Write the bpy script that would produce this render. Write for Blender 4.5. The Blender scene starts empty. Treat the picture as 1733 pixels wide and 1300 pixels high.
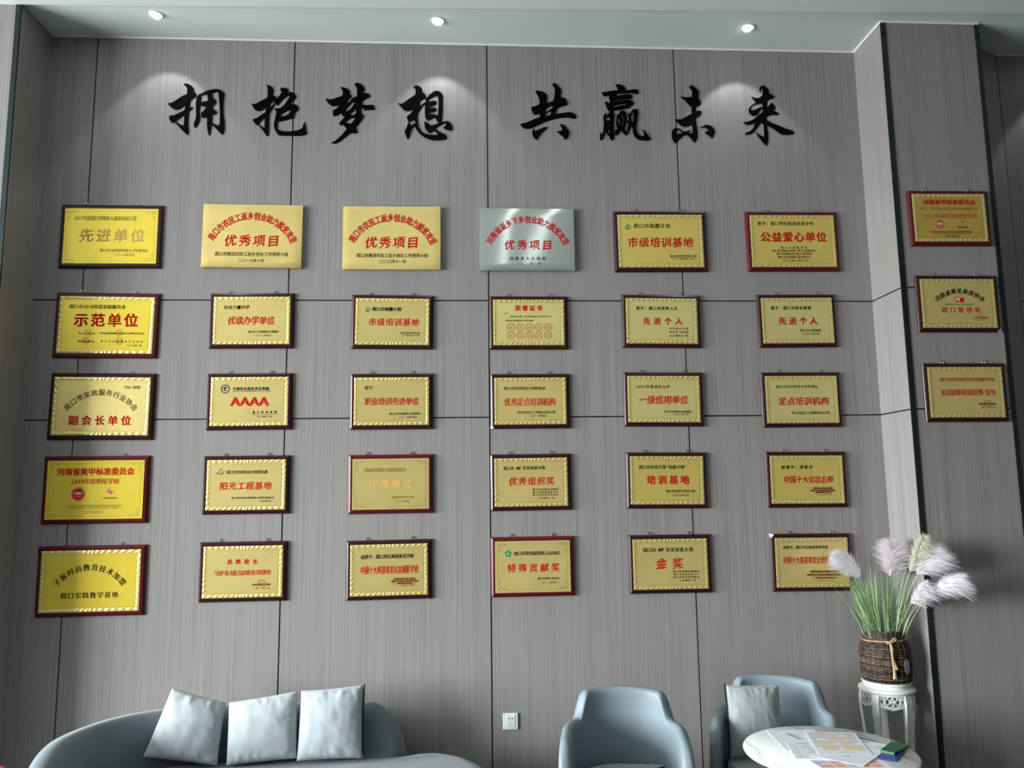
import bpy, bmesh, math, random
from mathutils import Vector, Matrix
from mathutils import noise as mnoise
random.seed(7)
S = bpy.context.scene
COL = S.collection
PI = math.pi

# ------------------------------------------------------------------ camera
YAW, PITCH, ROLL = 0.0577907, 0.1359801, -0.0120027
cy, sy, cp, sp = math.cos(YAW), math.sin(YAW), math.cos(PITCH), math.sin(PITCH)
fw = Vector((sy*cp, cy*cp, sp)); rt = Vector((cy, -sy, 0)); up = rt.cross(fw)
rt2 = rt*math.cos(ROLL) + up*math.sin(ROLL); up2 = -rt*math.sin(ROLL) + up*math.cos(ROLL)
cam = bpy.data.cameras.new('camera'); cam.sensor_width = 36.0; cam.lens = 36.0*1348.107/1733.0
cam.clip_start = 0.05; cam.clip_end = 100
co = bpy.data.objects.new('camera', cam); COL.objects.link(co)
M4 = Matrix((rt2, up2, -fw)).transposed().to_4x4(); M4.translation = Vector((2.29991, -4.8, 1.85))
co.matrix_world = M4
S.camera = co

# ------------------------------------------------------------------ world, daylight, exposure
S.view_settings.view_transform = 'Standard'; S.view_settings.look = 'None'
S.view_settings.gamma = 1.0; S.view_settings.use_curve_mapping = False
S.view_settings.exposure = 0.0
S.cycles.use_denoising = True
S.cycles.max_bounces = 8; S.cycles.diffuse_bounces = 5; S.cycles.glossy_bounces = 4
S.cycles.caustics_reflective = False; S.cycles.caustics_refractive = False
S.cycles.sample_clamp_indirect = 4.0
W = bpy.data.worlds.new('world'); S.world = W; W.use_nodes = True
wn, wl = W.node_tree.nodes, W.node_tree.links; bg = wn['Background']   # overcast sky above, paler ground below the horizon
wt = wn.new('ShaderNodeTexCoord'); wx = wn.new('ShaderNodeSeparateXYZ'); wr = wn.new('ShaderNodeValToRGB')
wl.new(wt.outputs['Generated'], wx.inputs[0]); wm = wn.new('ShaderNodeMapRange'); wm.inputs[1].default_value = -1; wm.inputs[2].default_value = 1
wl.new(wx.outputs[2], wm.inputs[0]); wl.new(wm.outputs[0], wr.inputs[0]); wl.new(wr.outputs[0], bg.inputs[0])
GROUND, SKY = 0.46, 1.0
wr.color_ramp.elements[0].position = 0.485; wr.color_ramp.elements[0].color = (GROUND*0.92, GROUND*0.975, GROUND*1.0, 1)
wr.color_ramp.elements[1].position = 0.515; wr.color_ramp.elements[1].color = (SKY*0.895, SKY*0.955, SKY*1.0, 1)
bg.inputs[1].default_value = 61.0
# daylight comes in by the tall side window (left, out of frame); the portal only guides the sampling of that opening
pl_ = bpy.data.lights.new('side_window_portal', 'AREA'); pl_.shape = 'RECTANGLE'; pl_.size = 3.9; pl_.size_y = 5.8; pl_.cycles.is_portal = True
po = bpy.data.objects.new('side_window_portal', pl_); COL.objects.link(po); po.location = (-7.12, -3.9, 2.2); po.rotation_euler = (0, -PI/2, 0)

# ------------------------------------------------------------------ materials
MAT = {}
def mat(name, col, rough=0.5, metal=0.0, spec=0.5, **kw):
    m = bpy.data.materials.new(name); m.use_nodes = True
    b = m.node_tree.nodes['Principled BSDF']
    b.inputs['Base Color'].default_value = (*col, 1); b.inputs['Roughness'].default_value = rough
    b.inputs['Metallic'].default_value = metal; b.inputs['Specular IOR Level'].default_value = spec
    for k, v in kw.items(): b.inputs[k.replace('_', ' ')].default_value = v
    MAT[name] = m
    return m
def NT(m): return m.node_tree.nodes, m.node_tree.links, m.node_tree.nodes['Principled BSDF']
def noise_ramp(m, scale, c0, c1, detail=3, lo=0.35, hi=0.65, mapping=(1, 1, 1), coord='Object', bump=0.0, bump_dist=0.002):
    n, l, b = NT(m)
    tc = n.new('ShaderNodeTexCoord'); mp = n.new('ShaderNodeMapping'); mp.inputs['Scale'].default_value = mapping
    tx = n.new('ShaderNodeTexNoise'); tx.inputs['Scale'].default_value = scale; tx.inputs['Detail'].default_value = detail
    rp = n.new('ShaderNodeValToRGB'); rp.color_ramp.elements[0].position = lo; rp.color_ramp.elements[1].position = hi
    rp.color_ramp.elements[0].color = (*c0, 1); rp.color_ramp.elements[1].color = (*c1, 1)
    l.new(tc.outputs[coord], mp.inputs[0]); l.new(mp.outputs[0], tx.inputs['Vector'])
    l.new(tx.outputs['Fac'], rp.inputs[0]); l.new(rp.outputs[0], b.inputs['Base Color'])
    if bump:
        bp = n.new('ShaderNodeBump'); bp.inputs['Strength'].default_value = bump; bp.inputs['Distance'].default_value = bump_dist
        l.new(tx.outputs['Fac'], bp.inputs['Height']); l.new(bp.outputs[0], b.inputs['Normal'])
    return m

# grey-brown laminate with fine vertical grain (streak coordinate runs along whichever way the wall faces)
def laminate(name, dark, light):
    m = mat(name, light, 0.42, 0, 0.35); n, l, b = NT(m)
    ge = n.new('ShaderNodeNewGeometry'); sx = n.new('ShaderNodeSeparateXYZ'); l.new(ge.outputs['Position'], sx.inputs[0])
    ad = n.new('ShaderNodeMath'); ad.operation = 'ADD'; l.new(sx.outputs[0], ad.inputs[0]); l.new(sx.outputs[1], ad.inputs[1])
    cb = n.new('ShaderNodeCombineXYZ'); l.new(ad.outputs[0], cb.inputs[0]); l.new(sx.outputs[2], cb.inputs[1])
    facs = []
    for sc, zs, det in ((130, 0.35, 2), (330, 1.0, 2), (16, 0.15, 1)):
        mp = n.new('ShaderNodeMapping'); mp.inputs['Scale'].default_value = (sc, zs, 1)
        tx = n.new('ShaderNodeTexNoise'); tx.noise_dimensions = '2D'; tx.inputs['Scale'].default_value = 1; tx.inputs['Detail'].default_value = det
        tx.inputs['Distortion'].default_value = 0.0
        l.new(cb.outputs[0], mp.inputs[0]); l.new(mp.outputs[0], tx.inputs['Vector']); facs.append(tx.outputs['Fac'])
    m1 = n.new('ShaderNodeMath'); m1.operation = 'MULTIPLY'; m1.inputs[1].default_value = 0.33; l.new(facs[0], m1.inputs[0])
    m2 = n.new('ShaderNodeMath'); m2.operation = 'MULTIPLY_ADD'; m2.inputs[1].default_value = 0.57; l.new(facs[1], m2.inputs[0]); l.new(m1.outputs[0], m2.inputs[2])
    m3 = n.new('ShaderNodeMath'); m3.operation = 'MULTIPLY_ADD'; m3.inputs[1].default_value = 0.10; l.new(facs[2], m3.inputs[0]); l.new(m2.outputs[0], m3.inputs[2])
    rp = n.new('ShaderNodeValToRGB'); rp.color_ramp.elements[0].position = 0.33; rp.color_ramp.elements[1].position = 0.66
    rp.color_ramp.elements[0].color = (*dark, 1); rp.color_ramp.elements[1].color = (*light, 1)
    l.new(m3.outputs[0], rp.inputs[0]); l.new(rp.outputs[0], b.inputs['Base Color'])
    bp = n.new('ShaderNodeBump'); bp.inputs['Strength'].default_value = 0.15; bp.inputs['Distance'].default_value = 0.001
    l.new(facs[1], bp.inputs['Height']); l.new(bp.outputs[0], b.inputs['Normal'])
    return m
laminate('laminate', (0.215, 0.196, 0.186), (0.330, 0.308, 0.296))
mat('seam', (0.012, 0.012, 0.014), 0.5)
mat('black_mirror', (0.03, 0.04, 0.042), 0.08, 0.7, 0.6)
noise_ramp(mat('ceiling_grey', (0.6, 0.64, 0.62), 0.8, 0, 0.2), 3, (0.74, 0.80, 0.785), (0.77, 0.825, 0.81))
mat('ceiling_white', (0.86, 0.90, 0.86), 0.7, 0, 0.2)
mat('caulk', (0.80, 0.82, 0.80), 0.6)
mat('paint', (0.07, 0.07, 0.07), 0.8)
noise_ramp(mat('floor_tile', (0.5, 0.5, 0.48), 0.25), 2.2, (0.06, 0.06, 0.059), (0.08, 0.079, 0.078))
mat('window_frame', (0.06, 0.065, 0.07), 0.4, 0.3)
mat('dark_glass', (0.008, 0.014, 0.015), 0.06, 0.0, 0.6)
# brass sheet: several tints, some raised in colour in place of light and reflections
def gold(name, col, metal, rough):
    m = mat(name, col, rough, metal, 0.5); n, l, b = NT(m)
    tc = n.new('ShaderNodeTexCoord'); tx = n.new('ShaderNodeTexNoise'); tx.inputs['Scale'].default_value = 9; tx.inputs['Detail'].default_value = 4
    l.new(tc.outputs['Object'], tx.inputs['Vector'])
    mx = n.new('ShaderNodeMix'); mx.data_type = 'RGBA'; mx.inputs[6].default_value = (*[c*0.86 for c in col], 1); mx.inputs[7].default_value = (*[min(1, c*1.08) for c in col], 1)
    l.new(tx.outputs['Fac'], mx.inputs[0]); l.new(mx.outputs[2], b.inputs['Base Color'])
    t2 = n.new('ShaderNodeTexNoise'); t2.inputs['Scale'].default_value = 5; l.new(tc.outputs['Object'], t2.inputs['Vector'])
    bp = n.new('ShaderNodeBump'); bp.inputs['Strength'].default_value = 0.25; bp.inputs['Distance'].default_value = 0.004
    l.new(t2.outputs['Fac'], bp.inputs['Height']); l.new(bp.outputs[0], b.inputs['Normal'])
    return m
gold('yellow', (1.0, 0.72, 0.07), 0.38, 0.30)  # left column: brighter base colour stands in for the window's reflection
gold('gold', (1.0, 0.75, 0.19), 0.58, 0.36)
gold('pale', (0.78, 0.62, 0.22), 0.58, 0.38)
gold('pale_lifted', (1.0, 0.82, 0.32), 0.58, 0.38)  # pale plate again, lightened to offset weaker light on the right columns
gold('olive', (0.92, 0.72, 0.26), 0.58, 0.38)
gold('dull', (0.66, 0.44, 0.09), 0.40, 0.38)
gold('brass', (0.90, 0.68, 0.25), 0.72, 0.28)
mat('silver', (0.52, 0.56, 0.53), 0.09, 0.72)
mat('flute', (0.84, 0.68, 0.24), 0.38, 0.6)
mat('lamp_strip', (1, 1, 1), 0.4, Emission_Color=(0.95, 1, 1, 1), Emission_Strength=2.6)
mat('frame_dark', (0.034, 0.007, 0.009), 0.27, 0, 0.32)
mat('frame_red', (0.095, 0.006, 0.010), 0.27, 0, 0.32)
mat('R', (0.52, 0.012, 0.010), 0.8, 0, 0.04); mat('K', (0.006, 0.005, 0.004), 0.8, 0, 0.04)
mat('N', (0.30, 0.22, 0.05), 0.8, 0, 0.04); mat('O', (0.74, 0.43, 0.12), 0.8, 0, 0.04)
mat('Q', (0.48, 0.10, 0.03), 0.8, 0, 0.04); mat('G', (0.02, 0.26, 0.10), 0.8, 0, 0.04)
mat('NB', (0.03, 0.035, 0.09), 0.5, 0, 0.3); mat('PK', (0.80, 0.16, 0.20), 0.5, 0, 0.3)
mat('WHT', (0.85, 0.80, 0.68), 0.5, 0, 0.3); mat('line', (0.42, 0.33, 0.10), 0.4, 0.6)
mat('steel', (0.55, 0.55, 0.55), 0.3, 1.0)
mat('black_acrylic', (0.0015, 0.0017, 0.002), 0.6, 0, 0.03)
mat('white_plastic', (0.82, 0.86, 0.87), 0.35)
mat('hole', (0.02, 0.02, 0.022), 0.6)
mat('lamp_trim', (0.8, 0.82, 0.82), 0.35)
m = mat('lamp_lens', (1, 1, 1), 0.4); NT(m)[2].inputs['Emission Color'].default_value = (1, 1, 1, 1); NT(m)[2].inputs['Emission Strength'].default_value = 9
noise_ramp(mat('sofa_velvet', (0.2, 0.23, 0.25), 0.85, 0, 0.2, Sheen_Weight=0.35, Sheen_Roughness=0.4), 6, (0.128, 0.153, 0.168), (0.158, 0.185, 0.203))
noise_ramp(mat('cushion_velvet', (0.5, 0.54, 0.55), 0.9, 0, 0.1, Sheen_Weight=0.15), 7, (0.37, 0.41, 0.425), (0.405, 0.445, 0.46))
noise_ramp(mat('grey_velvet', (0.33, 0.36, 0.35), 0.8, 0, 0.2, Sheen_Weight=0.3), 7, (0.29, 0.32, 0.315), (0.35, 0.38, 0.37))
noise_ramp(mat('leather', (0.26, 0.32, 0.35), 0.50, 0, 0.40), 260, (0.185, 0.235, 0.262), (0.205, 0.256, 0.283), bump=0.08, bump_dist=0.001)
mat('piping', (0.012, 0.012, 0.015), 0.6)
mat('black_metal', (0.02, 0.02, 0.022), 0.4, 0.6)
mt = mat('marble', (0.90, 0.92, 0.90), 0.22); n, l, b = NT(mt)
tc = n.new('ShaderNodeTexCoord'); wv = n.new('ShaderNodeTexWave'); wv.inputs['Scale'].default_value = 1.1; wv.inputs['Distortion'].default_value = 7; wv.inputs['Detail'].default_value = 3
rp = n.new('ShaderNodeValToRGB'); rp.color_ramp.elements[0].position = 0.0; rp.color_ramp.elements[0].color = (0.62, 0.68, 0.68, 1); rp.color_ramp.elements[1].position = 0.05; rp.color_ramp.elements[1].color = (0.90, 0.92, 0.90, 1)
l.new(tc.outputs['Object'], wv.inputs['Vector']); l.new(wv.outputs['Fac'], rp.inputs[0]); l.new(rp.outputs[0], b.inputs['Base Color'])
mat('paper', (0.84, 0.87, 0.92), 0.7); mat('ink_grey', (0.32, 0.34, 0.40), 0.7); mat('ink_lilac', (0.62, 0.58, 0.76), 0.7)
mat('ink_orange', (0.85, 0.60, 0.36), 0.7); mat('ink_yellow', (0.88, 0.70, 0.30), 0.7); mat('ink_coral', (0.85, 0.38, 0.30), 0.7); mat('ink_pink', (0.80, 0.45, 0.62), 0.7)
mat('green_cover', (0.010, 0.105, 0.055), 0.4); mat('blue_cover', (0.012, 0.03, 0.17), 0.35); mat('teal_cover', (0.008, 0.04, 0.05), 0.4)
noise_ramp(mat('ivory', (0.80, 0.83, 0.76), 0.4), 12, (0.86, 0.89, 0.83), (0.91, 0.93, 0.88))
for wn_, wc in (('willow', (0.085, 0.045, 0.026)), ('willow_dark', (0.022, 0.012, 0.008)), ('willow_light', (0.20, 0.115, 0.066))):
    noise_ramp(mat(wn_, wc, 0.5), 22, tuple(c*0.6 for c in wc), tuple(c*1.35 for c in wc))
mat('wire', (0.24, 0.20, 0.17), 0.4, 0.6)
noise_ramp(mat('raffia', (0.5, 0.35, 0.17), 0.7), 60, (0.40, 0.26, 0.11), (0.62, 0.45, 0.24))
mat('tag_metal', (0.55, 0.62, 0.64), 0.35, 0.8)
noise_ramp(mat('grass', (0.15, 0.3, 0.1), 0.5), 9, (0.13, 0.29, 0.13), (0.30, 0.46, 0.22), coord='Object')
mat('grass_light', (0.36, 0.52, 0.30), 0.5); mat('grass_olive', (0.34, 0.42, 0.14), 0.5)
mat('stem', (0.40, 0.44, 0.14), 0.5)
mat('grass_pale', (0.55, 0.58, 0.50), 0.5)
def plume_mat(name, col):
    m = mat(name, col, 0.8, 0, 0.1); n, l, b = NT(m)
    tr = n.new('ShaderNodeBsdfTranslucent'); tr.inputs[0].default_value = (*col, 1); mx = n.new('ShaderNodeMixShader'); mx.inputs[0].default_value = 0.5
    out = [x for x in n if x.type == 'OUTPUT_MATERIAL'][0]
    l.new(b.outputs[0], mx.inputs[1]); l.new(tr.outputs[0], mx.inputs[2]); l.new(mx.outputs[0], out.inputs[0])
plume_mat('plume_white', (0.95, 0.92, 0.94)); plume_mat('plume_cream', (0.90, 0.89, 0.78)); plume_mat('plume_pink', (0.95, 0.90, 0.92))
mat('anthurium_red', (0.5, 0.02, 0.03), 0.15, 0, 0.6); mat('pot_dark', (0.02, 0.022, 0.02), 0.4); mat('leaf_dark', (0.015, 0.05, 0.02), 0.4)

# ------------------------------------------------------------------ helpers
def tag(o, label=None, cat=None, group=None, kind=None):
    if label: o['label'] = label
    if cat: o['category'] = cat
    if group: o['group'] = group
    if kind: o['kind'] = kind
    return o
def empty(name, loc, rot=(0, 0, 0)):
    o = bpy.data.objects.new(name, None); COL.objects.link(o); o.location = loc; o.rotation_euler = rot
    o.empty_display_size = 0.05
    return o
class MB:
    def __init__(s): s.v = []; s.f = []; s.m = []; s.mi = 0
    def add(s, vs, fs):
        k = len(s.v); s.v += [tuple(p) for p in vs]; s.f += [tuple(i + k for i in f) for f in fs]; s.m += [s.mi]*len(fs)
    def box(s, a, b):
        (x0, y0, z0), (x1, y1, z1) = a, b
        s.add([(x0, y0, z0), (x1, y0, z0), (x1, y1, z0), (x0, y1, z0), (x0, y0, z1), (x1, y0, z1), (x1, y1, z1), (x0, y1, z1)],
              [(3, 2, 1, 0), (4, 5, 6, 7), (0, 1, 5, 4), (1, 2, 6, 5), (2, 3, 7, 6), (3, 0, 4, 7)])
    def prism(s, pts, z0, z1):          # outline in x, y extruded in z
        n = len(pts)
        s.add([(x, y, z0) for x, y in pts] + [(x, y, z1) for x, y in pts],
              [tuple(range(n))[::-1], tuple(range(n, 2*n))] + [(i, (i+1) % n, n+(i+1) % n, n+i) for i in range(n)])
    def lathe(s, prof, seg=40, c=(0, 0, 0)):   # prof: (r, z) bottom to top
        k = len(prof); vs = []; fs = []
        for j in range(seg):
            a = 2*PI*j/seg
            vs += [(c[0]+r*math.cos(a), c[1]+r*math.sin(a), c[2]+z) for r, z in prof]
        for j in range(seg):
            for i in range(k-1):
                a, b2 = j*k+i, ((j+1) % seg)*k+i
                fs.append((a, b2, b2+1, a+1))
        s.add(vs, fs)
        base = len(s.v)-len(vs)
        for i, flip in ((0, True), (k-1, False)):
            if prof[i][0] > 1e-5:
                ring = [base+j*k+i for j in range(seg)]
                s.f.append(tuple(ring[::-1] if flip else ring)); s.m.append(s.mi)
    def tube(s, path, rad, seg=8, closed=False):
        P = [Vector(p) for p in path]; n = len(P); vs = []; fs = []
        R = rad if isinstance(rad, (list, tuple)) else [rad]*n
        prev = None
        for i, p in enumerate(P):
            if closed: t = P[(i+1) % n]-P[i-1]
            else: t = P[min(i+1, n-1)]-P[max(i-1, 0)]
            t.normalize()
            if prev is None:
                a = Vector((0, 0, 1)) if abs(t.z) < 0.9 else Vector((1, 0, 0))
                nn = (a - t*a.dot(t)).normalized()
            else:
                nn = (prev - t*prev.dot(t)).normalized()
            prev = nn; bb = t.cross(nn)
            vs += [p + (nn*math.cos(2*PI*j/seg) + bb*math.sin(2*PI*j/seg))*R[i] for j in range(seg)]
        for i in range(n if closed else n-1):
            i2 = (i+1) % n
            for j in range(seg): fs.append((i*seg+j, i*seg+(j+1) % seg, i2*seg+(j+1) % seg, i2*seg+j))
        if not closed: fs += [tuple(range(seg))[::-1], tuple(range((n-1)*seg, n*seg))]
        s.add(vs, fs)
    def grid(s, rows, closed_u=False):
        n = len(rows); k = len(rows[0]); vs = [p for r in rows for p in r]
        fs = [(i*k+j, ((i+1) % n)*k+j, ((i+1) % n)*k+j+1, i*k+j+1) for i in range(n if closed_u else n-1) for j in range(k-1)]
        s.add(vs, fs)
    def build(s, name, mats, parent=None, smooth=False, bevel=0, subd=0, recalc=True, angle=0.6):
        me = bpy.data.meshes.new(name); me.from_pydata(s.v, [], s.f)
        for mm in (mats if isinstance(mats, (list, tuple)) else [mats]): me.materials.append(MAT[mm])
        if any(s.m): me.polygons.foreach_set('material_index', s.m)
        if recalc:
            bm = bmesh.new(); bm.from_mesh(me); bmesh.ops.recalc_face_normals(bm, faces=bm.faces); bm.to_mesh(me); bm.free()
        if smooth:
            me.polygons.foreach_set('use_smooth', [True]*len(me.polygons))
            if angle: me.set_sharp_from_angle(angle=angle)
        me.update()
        o = bpy.data.objects.new(name, me); COL.objects.link(o)
        if parent: o.parent = parent
        if bevel:
            md = o.modifiers.new('bevel', 'BEVEL'); md.width = bevel; md.segments = 2; md.limit_method = 'ANGLE'
        if subd:
            md = o.modifiers.new('subdivision', 'SUBSURF'); md.levels = subd; md.render_levels = subd
        return o
def copy_tree(o, parent=None):
    c = o.copy(); COL.objects.link(c)
    if parent: c.parent = parent
    for ch in list(o.children): copy_tree(ch, c)
    return c
def ss(a, b, x):
    t = max(0, min(1, (x-a)/(b-a))); return t*t*(3-2*t)
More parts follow.
